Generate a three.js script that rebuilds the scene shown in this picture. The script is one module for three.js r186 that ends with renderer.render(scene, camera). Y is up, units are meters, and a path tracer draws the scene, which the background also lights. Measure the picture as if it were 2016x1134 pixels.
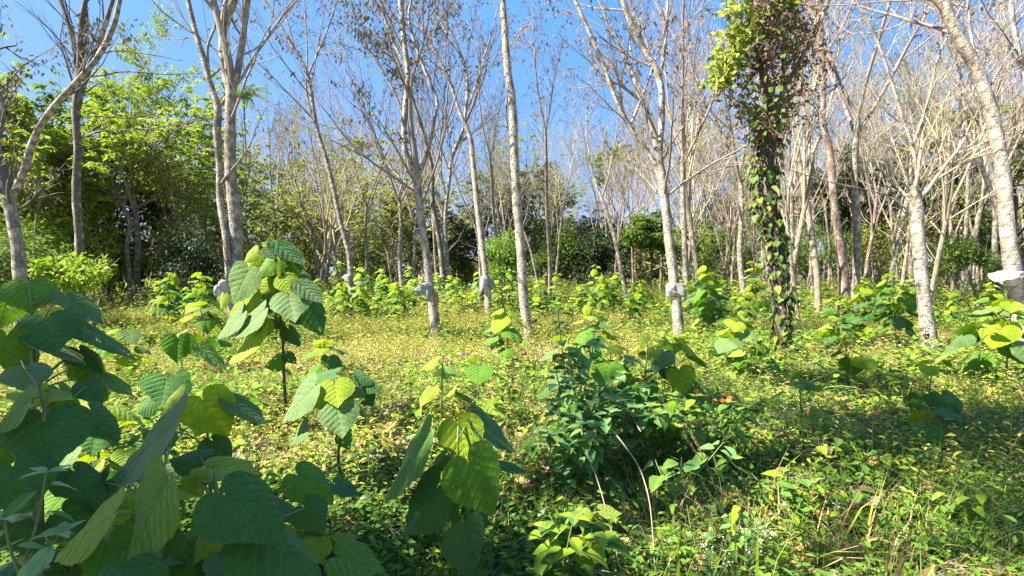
import * as THREE from 'three';
import { mergeGeometries } from 'three/addons/utils/BufferGeometryUtils.js';

// ---------------------------------------------------------------- camera, sky, sun, exposure
const W = 2016, H = 1134, F = 1000, HORIZON = 530, EYE = 1.6;
const PITCH = Math.atan((H / 2 - HORIZON) / F);
const scene = new THREE.Scene();
const camera = new THREE.PerspectiveCamera(2 * Math.atan(H / 2 / F) * 180 / Math.PI, W / H, 0.05, 600);
camera.position.set(0, EYE, 0);
camera.rotation.x = -PITCH;
const renderer = new THREE.WebGLRenderer();
renderer.toneMapping = THREE.LinearToneMapping;
renderer.toneMappingExposure = 4.5;
renderer.shadowMap.enabled = true;

const SUN_AZ = -104 * Math.PI / 180, SUN_EL = 49 * Math.PI / 180;
const SUN = new THREE.Vector3(Math.sin(SUN_AZ) * Math.cos(SUN_EL), Math.sin(SUN_EL), -Math.cos(SUN_AZ) * Math.cos(SUN_EL));
const sun = new THREE.DirectionalLight(new THREE.Color(1, 0.93, 0.79), 5);
sun.name = 'sun';
sun.position.copy(SUN).multiplyScalar(80);
sun.castShadow = true;
sun.shadow.camera.left = sun.shadow.camera.bottom = -60; sun.shadow.camera.right = sun.shadow.camera.top = 60;
sun.shadow.camera.far = 200; sun.shadow.mapSize.set(4096, 4096);
scene.add(sun); scene.add(sun.target);
{
  const w = 256, h = 128, a = new Float32Array(w * h * 4);
  for (let j = 0; j < h; j++) {
    const el = ((j + 0.5) / h - 0.5) * Math.PI, s = Math.max(0, Math.sin(el));
    for (let i = 0; i < w; i++) {
      const az = ((i + 0.5) / w - 0.5) * 2 * Math.PI;
      const d = Math.cos(az) * Math.cos(el) * SUN.x + Math.sin(el) * SUN.y + Math.sin(az) * Math.cos(el) * SUN.z;
      const hz = Math.pow(1 - s, 5), glow = 0.22 * Math.pow(Math.max(0, d), 6) + 0.1 * Math.max(0, d);
      const c = [0.10 + 0.42 * hz + glow, 0.335 + 0.3 * hz + glow * 0.95, 0.80 + 0.06 * hz + glow * 0.55];
      for (let k = 0; k < 3; k++) a[(j * w + i) * 4 + k] = c[k] * 0.32;
      a[(j * w + i) * 4 + 3] = 1;
    }
  }
  const t = new THREE.DataTexture(a, w, h, THREE.RGBAFormat, THREE.FloatType);
  t.mapping = THREE.EquirectangularReflectionMapping; t.magFilter = THREE.LinearFilter; t.needsUpdate = true;
  scene.background = t; scene.environment = t;
}

// ---------------------------------------------------------------- helpers
function rngOf(seed) { let a = seed * 2654435761 >>> 0; return () => { a = (a + 0x6d2b79f5) | 0; let t = Math.imul(a ^ (a >>> 15), 1 | a); t = (t + Math.imul(t ^ (t >>> 7), 61 | t)) ^ t; return ((t ^ (t >>> 14)) >>> 0) / 4294967296; }; }
const V = (x, y, z) => new THREE.Vector3(x, y, z);
const lerp = (a, b, t) => a + (b - a) * t, clamp = (x, a, b) => Math.min(b, Math.max(a, x));
const smooth = (a, b, x) => { const t = clamp((x - a) / (b - a), 0, 1); return t * t * (3 - 2 * t); };
const UPV = V(0, 1, 0);
// a pixel of the 2016-wide photograph at a given depth along the lens axis
function P(px, py, d) { const x = (px - W / 2) / F * d, y = -(py - H / 2) / F * d, c = Math.cos(PITCH), s = Math.sin(PITCH); return V(x, EYE + y * c - d * s, -d * c - y * s); }
function hash(ix, iy, s) { let h = Math.imul(ix, 374761393) + Math.imul(iy, 668265263) + Math.imul(s, 2147483647 - 58); h = Math.imul(h ^ (h >>> 13), 1274126177); return ((h ^ (h >>> 16)) >>> 0) / 4294967296; }
function vnoise(x, y, s = 0, per = 0) {
  const ix = Math.floor(x), iy = Math.floor(y), fx = x - ix, fy = y - iy, u = fx * fx * (3 - 2 * fx), v = fy * fy * (3 - 2 * fy);
  const w = per ? (n) => ((n % per) + per) % per : (n) => n;
  return lerp(lerp(hash(w(ix), w(iy), s), hash(w(ix + 1), w(iy), s), u), lerp(hash(w(ix), w(iy + 1), s), hash(w(ix + 1), w(iy + 1), s), u), v);
}
const fbm = (x, y, s = 0) => 0.5 * vnoise(x, y, s) + 0.25 * vnoise(x * 2, y * 2, s + 1) + 0.15 * vnoise(x * 4, y * 4, s + 2) + 0.1 * vnoise(x * 8, y * 8, s + 3);
const groundH = (x, z) => 0.28 * (vnoise(x * 0.22 + 9, z * 0.22 + 4, 5) - 0.5) + 0.1 * (vnoise(x * 0.9, z * 0.9, 6) - 0.5) + 0.16 * Math.exp(-((x - 1.5) ** 2 + (z + 3.6) ** 2) / 0.8);

class MB {                                                            // collects tubes and leaves into one geometry
  constructor() { this.p = []; this.n = []; this.u = []; this.c = []; this.i = []; this.col = null; }
  vert(p, n, u, v) { this.p.push(p.x, p.y, p.z); this.n.push(n.x, n.y, n.z); this.u.push(u, v); if (this.col) this.c.push(this.col[0], this.col[1], this.col[2]); return this.p.length / 3 - 1; }
  tube(pts, rad, sides, rough = 0, seed = 1, cap = true) {
    const m = pts.length; let t0 = null, nx = null, len = 0, first = this.p.length / 3; const tan = V(), A = V(), B = V(), q = V();
    for (let k = 0; k < m; k++) {
      tan.copy(pts[Math.min(k + 1, m - 1)]).sub(pts[Math.max(k - 1, 0)]).normalize();
      if (!nx) nx = Math.abs(tan.y) < 0.9 ? V(0, 1, 0) : V(1, 0, 0);
      A.copy(nx).addScaledVector(tan, -nx.dot(tan)).normalize(); nx.copy(A); B.crossVectors(tan, A);
      if (k) len += pts[k].distanceTo(pts[k - 1]);
      for (let s = 0; s <= sides; s++) {
        const a = s / sides * 2 * Math.PI, r = rad[k] * (1 + (rough ? rough * (vnoise((s % sides) * 1.7 + seed * 13, len * 4.5, seed) * 2 - 1) : 0));
        q.copy(A).multiplyScalar(Math.cos(a)).addScaledVector(B, Math.sin(a));
        this.vert(V(pts[k].x + q.x * r, pts[k].y + q.y * r, pts[k].z + q.z * r), q, s / sides * Math.max(1, Math.round(rad[0] * 6.283 / 0.35)) , len / 0.7);
      }
    }
    const w = sides + 1;
    for (let k = 0; k + 1 < m; k++) for (let s = 0; s < sides; s++) { const a = first + k * w + s; this.i.push(a, a + 1, a + w, a + 1, a + w + 1, a + w); }
    if (cap && rad[m - 1] > 0.012) { const c = this.vert(pts[m - 1].clone().addScaledVector(tan, rad[m - 1] * 0.4), tan, 0.5, 0.5), b = first + (m - 1) * w; for (let s = 0; s < sides; s++) this.i.push(b + s, b + s + 1, c); }
  }
  leaf(p, dir, nor, len, wid, fold = 0.25) {                            // a small folded leaf, two halves
    const x = V().crossVectors(dir, nor).normalize(), n = V().crossVectors(x, dir).normalize();
    const mid = p.clone().addScaledVector(dir, len * 0.42).addScaledVector(n, -fold * wid * 0.0), tip = p.clone().addScaledVector(dir, len).addScaledVector(n, -len * 0.12);
    const l = mid.clone().addScaledVector(x, -wid / 2).addScaledVector(n, fold * wid / 2), r = mid.clone().addScaledVector(x, wid / 2).addScaledVector(n, fold * wid / 2);
    const nl = n.clone().addScaledVector(x, fold).normalize(), nr = n.clone().addScaledVector(x, -fold).normalize();
    const a = this.vert(p, nl, 0.5, 0), b = this.vert(tip, nl, 0.5, 1), c = this.vert(l, nl, 0, 0.4), d = this.vert(p, nr, 0.5, 0), e = this.vert(tip, nr, 0.5, 1), f = this.vert(r, nr, 1, 0.4);
    this.i.push(a, b, c, d, f, e);
  }
  leaf6(p, dir, nor, len, wid, fold = 0.2, droop = 0.15) {              // a fuller leaf outline: four faces a side
    const x = V().crossVectors(dir, nor).normalize(), n = V().crossVectors(x, dir).normalize();
    const at = (t, s) => p.clone().addScaledVector(dir, len * t).addScaledVector(x, s * wid / 2).addScaledVector(n, Math.abs(s) * fold * wid / 2 - droop * len * t * t);
    for (const s of [-1, 1]) {
      const nn = n.clone().addScaledVector(x, -s * fold).normalize(), nt = nn.clone().addScaledVector(dir, droop).normalize();
      const q = [at(0, 0), at(0.36, 0), at(0.7, 0), at(1, 0), at(0.17, s * 0.75), at(0.4, s), at(0.72, s * 0.62)].map((v, k) => this.vert(v, k > 1 && k !== 4 ? nt : nn, 0.5 + s * 0.4 * (k > 3), [0, 0.36, 0.7, 1, 0.17, 0.4, 0.72][k]));
      for (const f of [[0, 1, 4], [4, 1, 5], [1, 2, 5], [5, 2, 6], [2, 3, 6]]) this.i.push(...(s < 0 ? f.map((k) => q[k]) : [q[f[0]], q[f[2]], q[f[1]]]));
    }
  }
  blade(p, dir, len, wid, bend, r) {                                     // a grass blade in three lengths
    const side = V(-dir.z, 0, dir.x); if (side.lengthSq() < 1e-6) side.set(1, 0, 0); side.normalize();
    const q = p.clone(), d = dir.clone(); let pl = null, pr = null;
    for (let k = 0; k < 3; k++) {
      const w = wid / 2 * [1, 0.9, 0.55][k], n = V().crossVectors(side, d).normalize();
      const a = this.vert(q.clone().addScaledVector(side, -w), n, 0, k / 3), b = this.vert(q.clone().addScaledVector(side, w), n, 1, k / 3);
      if (pl !== null) this.i.push(pl, pr, a, pr, b, a);
      pl = a; pr = b;
      q.addScaledVector(d, len / 3); d.y -= bend; d.normalize();
    }
    const t = this.vert(q, V().crossVectors(side, d).normalize(), 0.5, 1); this.i.push(pl, pr, t);
  }
  geo() {
    const g = new THREE.BufferGeometry();
    g.setAttribute('position', new THREE.Float32BufferAttribute(this.p, 3)); g.setAttribute('normal', new THREE.Float32BufferAttribute(this.n, 3)); g.setAttribute('uv', new THREE.Float32BufferAttribute(this.u, 2));
    if (this.c.length) g.setAttribute('color', new THREE.Float32BufferAttribute(this.c, 3));
    g.setIndex(this.i); return g;
  }
  build(name, mat, parent) { const m = new THREE.Mesh(this.geo(), mat); return put(m, name, parent); }
  get empty() { return !this.i.length; }
}
function put(m, name, parent) { m.name = name; m.castShadow = m.receiveShadow = true; if (parent) parent.add(m); return m; }
const taken = {};
function numbered(n) { const k = taken[n] = (taken[n] ?? -1) + 1; return k ? n + '_' + String(k).padStart(3, '0') : n; }
function thing(name, label, category, pos, group) {
  const o = new THREE.Group(); o.name = numbered(name); if (pos) o.position.copy(pos); scene.add(o);
  o.userData = { label, category }; if (group) o.userData.group = group; return o;
}
function copyOf(src, label, group) {
  const o = src.clone(); o.name = numbered(src.name.replace(/_\d{3}$/, '')); o.userData = { ...src.userData };
  if (label) o.userData.label = label; if (group) o.userData.group = group; else delete o.userData.group; scene.add(o); return o;
}
function stuffObj(m, name, label, category) { put(m, numbered(name), scene); m.userData = { kind: 'stuff', label, category }; return m; }
// smooth a polyline of [x, y, z, r] points, n steps a span
function spline(pts, rads, n) {
  const c = new THREE.CatmullRomCurve3(pts, false, 'centripetal'), o = [], r = [], m = (pts.length - 1) * n;
  for (let k = 0; k <= m; k++) { const t = k / m, s = t * (pts.length - 1), i = Math.min(pts.length - 2, Math.floor(s)); o.push(c.getPoint(t)); r.push(lerp(rads[i], rads[i + 1], s - i)); }
  return [o, r];
}
function randDir(R) { const z = R() * 2 - 1, a = R() * 6.2832, s = Math.sqrt(1 - z * z); return V(s * Math.cos(a), z, s * Math.sin(a)); }

// ---------------------------------------------------------------- materials
function tex(n, f, srgb, rep = true) {
  const a = new Uint8Array(n * n * 4);
  for (let j = 0; j < n; j++) for (let i = 0; i < n; i++) { const c = f(i / n, j / n); for (let k = 0; k < 3; k++) a[(j * n + i) * 4 + k] = clamp((srgb ? Math.pow(clamp(c[k], 0, 1), 1 / 2.2) : c[k]) * 255, 0, 255); a[(j * n + i) * 4 + 3] = 255; }
  const t = new THREE.DataTexture(a, n, n, THREE.RGBAFormat); t.magFilter = THREE.LinearFilter; if (rep) t.wrapS = t.wrapT = THREE.RepeatWrapping; if (srgb) t.colorSpace = THREE.SRGBColorSpace; t.needsUpdate = true; return t;
}
const pn = (u, v, f, s, fy = f) => { const x = u * f, y = v * fy, w = f; void w; const ix = Math.floor(x), iy = Math.floor(y), a = x - ix, b = y - iy, p = a * a * (3 - 2 * a), q = b * b * (3 - 2 * b), X = (k) => ((k % f) + f) % f, Y = (k) => ((k % fy) + fy) % fy; return lerp(lerp(hash(X(ix), Y(iy), s), hash(X(ix + 1), Y(iy), s), p), lerp(hash(X(ix), Y(iy + 1), s), hash(X(ix + 1), Y(iy + 1), s), p), q); };
function barkTex(pale, mid, dark, shareW, shareD, seed) {
  const mixc = (a, b, t) => [0, 1, 2].map((k) => lerp(a[k], b[k], t));
  const col = (u, v) => {
    const big = 0.6 * pn(u, v, 3, seed, 5) + 0.4 * pn(u, v, 9, seed + 1, 13), fine = 0.55 * pn(u, v, 24, seed + 2, 40) + 0.45 * pn(u, v, 60, seed + 3, 90), ring = pn(u, v, 4, seed + 4, 56);
    let c = mixc(mid, pale, smooth(1 - shareW - 0.12, 1 - shareW + 0.12, big * 0.65 + fine * 0.35));
    c = mixc(c, dark, smooth(0.92 - shareD, 1.16 - shareD, 0.14 * ring + 0.26 * pn(u, v, 14, seed + 5, 26) + 0.3 * pn(u, v, 5, seed + 6, 8) + 0.3 * fine) * 0.85);
    const s = 0.75 + 0.5 * fine; return c.map((x) => x * s);
  };
  return [tex(256, col, true), tex(256, (u, v) => { const h = 0.4 * pn(u, v, 24, seed + 2, 40) + 0.25 * pn(u, v, 60, seed + 3, 90) + 0.2 * pn(u, v, 4, seed + 4, 56); return [h, h, h]; }, false)];
}
function barkMat(name, ...a) { const [m, b] = barkTex(...a); return new THREE.MeshStandardMaterial({ name, map: m, bumpMap: b, bumpScale: 0.012, roughness: 0.9 }); }
const BARK = {
  pale: barkMat('pale lichen bark', [0.38, 0.345, 0.285], [0.18, 0.15, 0.115], [0.065, 0.055, 0.04], 0.5, 0.46, 11),
  white: barkMat('white bark', [0.44, 0.395, 0.33], [0.24, 0.19, 0.14], [0.1, 0.075, 0.055], 0.5, 0.47, 31),
  dark: barkMat('dark bark', [0.36, 0.34, 0.29], [0.13, 0.115, 0.09], [0.035, 0.03, 0.025], 0.42, 0.45, 51),
  red: barkMat('reddish bark', [0.42, 0.36, 0.31], [0.2, 0.125, 0.09], [0.05, 0.04, 0.03], 0.4, 0.38, 71),
  far: barkMat('far bark', [0.36, 0.31, 0.225], [0.2, 0.165, 0.11], [0.07, 0.055, 0.04], 0.5, 0.4, 91),
};
const flat = (name, r, g, b, rough = 0.9) => new THREE.MeshStandardMaterial({ name, color: new THREE.Color().setRGB(r, g, b), roughness: rough });
const TWIG = { grey: flat('grey twig', 0.22, 0.195, 0.165), pale: flat('pale twig', 0.36, 0.305, 0.205), dark: flat('dark twig', 0.10, 0.088, 0.075), mauve: flat('mauve twig', 0.25, 0.195, 0.16), green: flat('green stem', 0.13, 0.16, 0.05), brown: flat('brown stem', 0.10, 0.065, 0.045), cane: flat('pale cane', 0.27, 0.22, 0.15) };
function leafMat(name, r, g, b, tr = 0.45, coat = 0, vc = false, cr = 0.4) {
  return new THREE.MeshPhysicalMaterial({ name, color: new THREE.Color().setRGB(r, g, b), roughness: 0.92, transmission: tr, thickness: 0, specularIntensity: 0.3, clearcoat: coat, clearcoatRoughness: cr, side: THREE.DoubleSide, vertexColors: vc });
}
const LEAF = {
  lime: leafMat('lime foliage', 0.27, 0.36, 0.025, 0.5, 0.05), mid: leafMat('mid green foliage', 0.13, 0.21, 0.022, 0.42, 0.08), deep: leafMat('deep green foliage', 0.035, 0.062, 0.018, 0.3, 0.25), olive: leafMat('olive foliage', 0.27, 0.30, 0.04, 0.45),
  dry: leafMat('dry grey leaves', 0.14, 0.125, 0.075, 0.35), pink: leafMat('dry pinkish leaves', 0.27, 0.175, 0.13, 0.35), brown: leafMat('dead brown vine', 0.21, 0.145, 0.095, 0.3), ivy: leafMat('vine leaf', 0.13, 0.21, 0.03, 0.45, 0.2), ivylime: leafMat('young vine leaf', 0.33, 0.38, 0.06, 0.5, 0.1), fern: leafMat('feathery leaf', 0.2, 0.34, 0.02, 0.5), herb: leafMat('herb leaf', 0.12, 0.23, 0.03, 0.4, 0.1), paleherb: leafMat('pale herb leaf', 0.26, 0.36, 0.12, 0.35, 0.1), herblime: leafMat('bright herb leaf', 0.25, 0.37, 0.02, 0.45, 0.06), bluegreen: leafMat('blue green herb leaf', 0.15, 0.32, 0.085, 0.35, 0.15),
  vary: leafMat('undergrowth', 1, 1, 1, 0.42, 0, true), litter: leafMat('dead leaf', 1, 1, 1, 0.12, 0, true),
};
const IVY = [LEAF.ivy, LEAF.ivylime];

// ---------------------------------------------------------------- broad heart leaf: outline, quilted relief, veins
const bigTex = (() => {
  const n = 512, veins = (u, v) => {                                    // u -0.7..0.7 across, v -0.4..1.05 along
    const x = Math.abs(u), s = v - 0.62 * x - 0.25 * x * x, sp = 0.19, ph = s / sp, near = Math.abs(ph - Math.round(ph)) * sp, lat = (ph > -1.2 ? 1 : 0) * Math.exp(-((near / 0.0075) ** 2)), mid = Math.exp(-((x / 0.010) ** 2)) * (v > -0.02 ? 1 : 0);
    const fr = ph - Math.floor(ph), pillow = Math.sin(Math.PI * clamp(fr, 0, 1)) ** 0.7, lad = (x + 0.35 * v + 0.03 * vnoise(u * 14, v * 14, 3)) / 0.042, l2 = Math.abs(lad - Math.round(lad)) * 2, tert = Math.exp(-(((1 - l2) / 0.35) ** 2));
    return { v: Math.max(mid, lat * 0.85), t: tert, pillow };
  };
  const at = (i, j) => veins((i - 0.5) * 1.4, j * 1.45 - 0.4);
  return [tex(n, (i, j) => { const a = at(i, j), m = 0.86 + 0.28 * vnoise(i * 30, j * 30, 4) + 0.1 * (vnoise(i * 6, j * 6, 8) - 0.5), k = a.v * 0.42, sp = smooth(0.80, 0.86, vnoise(i * 34 + 5, j * 34, 21)) * smooth(0.5, 0.62, vnoise(i * 5, j * 5, 22)); return [lerp(lerp(0.64 * m, 1.15, k), 0.75, sp), lerp(lerp(0.66 * m, 0.95, k), 0.42, sp), lerp(lerp(0.6 * m, 1.1, k), 0.5, sp)]; }, true, false),
    tex(n, (i, j) => { const a = at(i, j), h = 0.3 + 0.22 * a.pillow - 0.09 * a.t - 0.22 * a.v + 0.26 * vnoise(i * 26, j * 26, 9) + 0.06 * vnoise(i * 80, j * 80, 10); return [h, h, h]; }, false, false)];
})();
function bigMat(name, r, g, b, tr, coat, cr = 0.42) { const m = leafMat(name, r, g, b, tr, coat, false, cr); m.map = bigTex[0]; m.bumpMap = bigTex[1]; m.bumpScale = 0.011; return m; }
const BIG = [bigMat('old broad leaf', 0.078, 0.225, 0.032, 0.38, 0.07), bigMat('broad leaf', 0.15, 0.35, 0.014, 0.45, 0.06), bigMat('young broad leaf', 0.42, 0.6, 0.008, 0.55, 0.05), bigMat('dull broad leaf', 0.17, 0.29, 0.085, 0.3, 0.22, 0.6)];
const OUTLINE = [[0, 1], [4, 0.955], [10, 0.865], [20, 0.77], [35, 0.7], [50, 0.66], [70, 0.63], [90, 0.575], [115, 0.475], [140, 0.36], [158, 0.25], [170, 0.13], [180, 0.03]];
const outR = (deg) => { for (let k = 1; k < OUTLINE.length; k++) if (deg <= OUTLINE[k][0]) { const [a, b] = [OUTLINE[k - 1], OUTLINE[k]]; return lerp(a[1], b[1], (deg - a[0]) / (b[0] - a[0])); } return 0.045; };
function bigLeaf(curl, fold, droop, seed, holes = 0, na = 44, nr = 7) {
  const R = rngOf(seed + 400), g = new THREE.BufferGeometry(), p = [], u = [], idx = [], ph = R() * 6, skew = 0.94 + R() * 0.1;
  const zf = (x, y) => -curl * x * x * 1.6 + fold * Math.abs(x) - droop * y * y + 0.028 * Math.sin(x * 9 + ph) * y + 0.022 * Math.sin(Math.atan2(x, y) * 7 + ph) * (x * x + y * y);
  const add = (x, y) => { const s = y - 0.62 * Math.abs(x) - 0.25 * x * x, ff = s / 0.19 - Math.floor(s / 0.19); p.push(x, y, zf(x, y) + 0.007 * Math.sin(Math.PI * ff) * Math.min(1, Math.hypot(x, y) * 3)); u.push(x / 1.4 + 0.5, (y + 0.4) / 1.45); return p.length / 3 - 1; };
  const c = add(0, 0), ring = [];
  for (let k = 1; k <= nr; k++) {
    const row = [];
    for (let a = 0; a <= na; a++) { const t = a / na * 2 - 1, deg = Math.sign(t) * Math.pow(Math.abs(t), 1.25) * 180, r = outR(Math.abs(deg)) * (k === nr ? 1 + 0.02 * Math.sin(a * 2.7 + ph) : 1) * (deg > 0 ? skew : 1) * (k / nr), q = deg * Math.PI / 180; row.push(add(Math.sin(q) * r * 1.04, Math.cos(q) * r)); }
    ring.push(row);
  }
  for (let a = 0; a < na; a++) {
    idx.push(c, ring[0][a + 1], ring[0][a]);
    for (let k = 0; k + 1 < nr; k++) {
      if (holes && k > 1 && R() < holes) continue;
      const [q, w] = [ring[k], ring[k + 1]]; idx.push(q[a], q[a + 1], w[a], q[a + 1], w[a + 1], w[a]);
    }
  }
  g.setAttribute('position', new THREE.Float32BufferAttribute(p, 3)); g.setAttribute('uv', new THREE.Float32BufferAttribute(u, 2)); g.setIndex(idx); g.computeVertexNormals();
  return g;
}
const BIGGEO = [bigLeaf(0.3, 0.16, 0.04, 1), bigLeaf(0.45, 0.1, 0.12, 2), bigLeaf(0.22, 0.22, 0.0, 3), bigLeaf(0.6, 0.2, 0.2, 4), bigLeaf(0.35, 0.18, 0.08, 5, 0.045)];
const BIGLOW = [bigLeaf(0.4, 0.16, 0.15, 6, 0, 18, 3), bigLeaf(0.6, 0.1, 0.25, 7, 0, 18, 3), bigLeaf(0.3, 0.24, 0.3, 8, 0, 18, 3)];
function leafMatrix(b, dir, nor, L, wf = 1) { const y = dir.clone().normalize(), x = V().crossVectors(y, nor).normalize(), z = V().crossVectors(x, y); return new THREE.Matrix4().makeBasis(x.multiplyScalar(L * wf), y.multiplyScalar(L), z.multiplyScalar(L)).setPosition(b); }
function leafMesh(geo, mat, m, parent, name = 'leaf') { const l = new THREE.Mesh(geo, mat); m.decompose(l.position, l.quaternion, l.scale); return put(l, name, parent); }

// ---------------------------------------------------------------- ground
const groundTex = tex(512, (u, v) => { const a = 0.5 * pn(u, v, 6, 1) + 0.5 * pn(u, v, 18, 2), f = pn(u, v, 64, 3) * 0.6 + pn(u, v, 128, 4) * 0.4; const c = a > 0.52 ? [0.20, 0.145, 0.09] : [0.12, 0.105, 0.055]; return c.map((x) => x * (0.5 + f)); }, true);
{
  const N = 150, p = [], u = [], idx = [], s = (t) => Math.sign(t) * Math.pow(Math.abs(t), 3) * 280 + t * 20;
  for (let j = 0; j <= N; j++) for (let i = 0; i <= N; i++) { const x = s(i / N * 2 - 1), z = s(j / N * 2 - 1) - 8; p.push(x, groundH(x, z), z); u.push(x / 1.3, z / 1.3); }
  for (let j = 0; j < N; j++) for (let i = 0; i < N; i++) { const a = j * (N + 1) + i; idx.push(a, a + N + 1, a + 1, a + 1, a + N + 1, a + N + 2); }
  const g = new THREE.BufferGeometry(); g.setAttribute('position', new THREE.Float32BufferAttribute(p, 3)); g.setAttribute('uv', new THREE.Float32BufferAttribute(u, 2)); g.setIndex(idx); g.computeVertexNormals();
  const m = put(new THREE.Mesh(g, new THREE.MeshStandardMaterial({ name: 'soil', map: groundTex, bumpMap: groundTex, bumpScale: 0.03, roughness: 1 })), 'ground', scene);
  m.userData = { kind: 'structure', label: 'earth and litter of the plantation floor under the undergrowth', category: 'ground' };
}

// ---------------------------------------------------------------- growing branches
// o: {levels, kids, ratio, angle, up, wob, tips}
function grow(mb, p, d, len, r, lvl, R, o) {
  const seg = lvl === 0 ? 6 : lvl === 1 ? 5 : 3, pts = [p.clone()], rad = [r], q = p.clone(), dir = d.clone().normalize(), end = lvl >= o.levels;
  for (let k = 1; k <= seg; k++) {
    dir.addScaledVector(randDir(R), o.wob * (lvl ? 1.3 : 1)).addScaledVector(UPV, o.up); dir.normalize();
    q.addScaledVector(dir, len / seg); pts.push(q.clone()); rad.push(Math.max(o.rmin ?? 0.003, r * (1 - (end ? 0.75 : 0.5) * k / seg)));
  }
  mb.tube(pts, rad, r > 0.05 ? 7 : r > 0.018 ? 5 : 3, 0, 1, false);
  if (end) { o.tips?.push([q.clone(), dir.clone()]); return; }
  const n = Math.round(o.kids[Math.min(lvl, o.kids.length - 1)] * (0.75 + R() * 0.5));
  for (let k = 0; k < n; k++) {
    const t = k === 0 ? 1 : lerp(o.from ?? 0.3, 0.98, R()), i = Math.min(seg - 1, Math.floor(t * seg)), f = t * seg - i, b = pts[i].clone().lerp(pts[i + 1], f), bd = pts[i + 1].clone().sub(pts[i]).normalize();
    const ax = V().crossVectors(bd, randDir(R)).normalize(), nd = bd.applyAxisAngle(ax, (k === 0 ? 0.4 : 1) * o.angle * (0.6 + R() * 0.7));
    grow(mb, b, nd, len * o.ratio * (0.65 + R() * 0.6), lerp(rad[i], rad[i + 1], f) * (k === 0 ? 0.9 : 0.6), lvl + 1, R, o);
  }
}
function whorl(mb, p, d, R, n, len, wid, droop) {                       // leaflets spreading and hanging from a twig's end
  const a0 = R() * 6.28;
  for (let k = 0; k < n; k++) {
    const a = a0 + k / n * 6.28 + R() * 0.5, e = V(Math.cos(a), -droop + (R() - 0.5) * 0.5, Math.sin(a)).normalize(), s = 0.7 + R() * 0.5;
    mb.leaf(p.clone().addScaledVector(randDir(R), len * 0.25), e, V(0, 1, 0).addScaledVector(e, 0.3), len * s, wid * s);
  }
}

// ---------------------------------------------------------------- the rubber trees that can be told apart, traced limb by limb
const slim = (px) => 0.95 * Math.cos(Math.atan((clamp(px, 0, W) - W / 2) / F));                    // a wide lens draws things near its edges wider than they are
// limbs: [[x, y, width] ...] in photo pixels at the tree's depth (4th value shifts the depth in metres)
function tracedTree(name, label, depth, bark, twig, limbs, o = {}) {
  const R = rngOf(o.seed ?? depth * 77), base = P(limbs[0][0][0], limbs[0][0][1], depth); base.y = groundH(base.x, base.z) - 0.05;
  const t = thing(name, label, 'tree', base), tw = new MB(), tips = [];
  limbs.forEach((L, n) => {
    const pts = L.map(([x, y, , s]) => P(x, y, depth + (s ?? 0)).sub(base)), rad = L.map(([x, , w], k) => w / 2 / F * depth * slim(x) * (!n && !k ? 1.12 : 1));
    if (!n) { const foot = pts[0].clone(); if (foot.y > 0.1) { pts.unshift(V(foot.x * 0.8, 0, foot.z * 0.8)); rad.unshift(rad[0] * 1.12); } }
    const [c, r] = spline(pts, rad, 6), mb = new MB();
    mb.tube(c, r, n ? 10 : 14, 0.11, n + Math.round(depth * 3), true);
    mb.build(n ? 'limb' : 'trunk', bark, t);
    const last = c[c.length - 1], dir = last.clone().sub(c[c.length - 4]).normalize(), re = r[r.length - 1];
    const oo = { levels: 3, kids: [4, 5, 4], ratio: 0.55, angle: 0.6, up: 0.05, wob: 0.12, tips, ...o.grow };
    if (!L.stub) grow(tw, last, dir, o.reach ?? 2.6, re * 0.95, 0, R, oo);                       // the crown goes on above the frame
    const m = L.side ?? o.side ?? 3;
    for (let k = 0; k < m && !L.bare; k++) {
      const i = Math.floor(lerp(n ? 0.25 : o.low ?? 0.7, 1, R()) * (c.length - 2)), bd = c[i + 1].clone().sub(c[i]).normalize(), ax = V().crossVectors(bd, randDir(R)).normalize();
      grow(tw, c[i].clone(), bd.applyAxisAngle(ax, 0.5 + R() * 0.5), (o.sideLen ?? 1.8) * (0.6 + R() * 0.7), Math.min(r[i] * 0.4, 0.03), 1, R, { ...oo, levels: 3 });
    }
  });
  if (!tw.empty) { const m = tw.build('twigs', twig, t); m.userData.kind = 'stuff'; }
  if (o.leaves) {
    const lb = new MB();
    for (const [p, d] of tips) if (R() < (o.leafShare ?? 1)) for (let k = 0; k < o.leaves; k++) { const e = V((R() - 0.5) * 1.3, -0.35 - R() * 0.6, (R() - 0.5) * 1.3).normalize(); lb.leaf(p.clone().addScaledVector(randDir(R), 0.1).addScaledVector(d, -R() * 0.25), e, randDir(R), 0.09 + R() * 0.07, 0.035 + R() * 0.02); }
    if (!lb.empty) { const m = lb.build('crown', o.leafMat ?? LEAF.dry, t); m.userData.kind = 'stuff'; }
  }
  if (o.panel) { const [x, y0, y1, w] = o.panel, mb = new MB(), a = P(x, y0, depth - 0.0).sub(base), b = P(o.panel[4] ?? x, y1, depth).sub(base), r = w / 2 / F * depth * slim(x) * 1.02; mb.tube([a, a.clone().lerp(b, 0.25), a.clone().lerp(b, 0.5), a.clone().lerp(b, 0.75), b], [r, r * 1.01, r, r * 1.02, r], 14, 0.05, 3, false); mb.build('tapping_panel', PANEL, t); }
  return t;
}
const PANEL = barkMat('tapped bark', [0.42, 0.24, 0.14], [0.30, 0.13, 0.065], [0.12, 0.06, 0.035], 0.45, 0.3, 111);
const stub = (a) => { a.stub = true; return a; }, bare = (a) => { a.bare = true; return a; };

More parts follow.
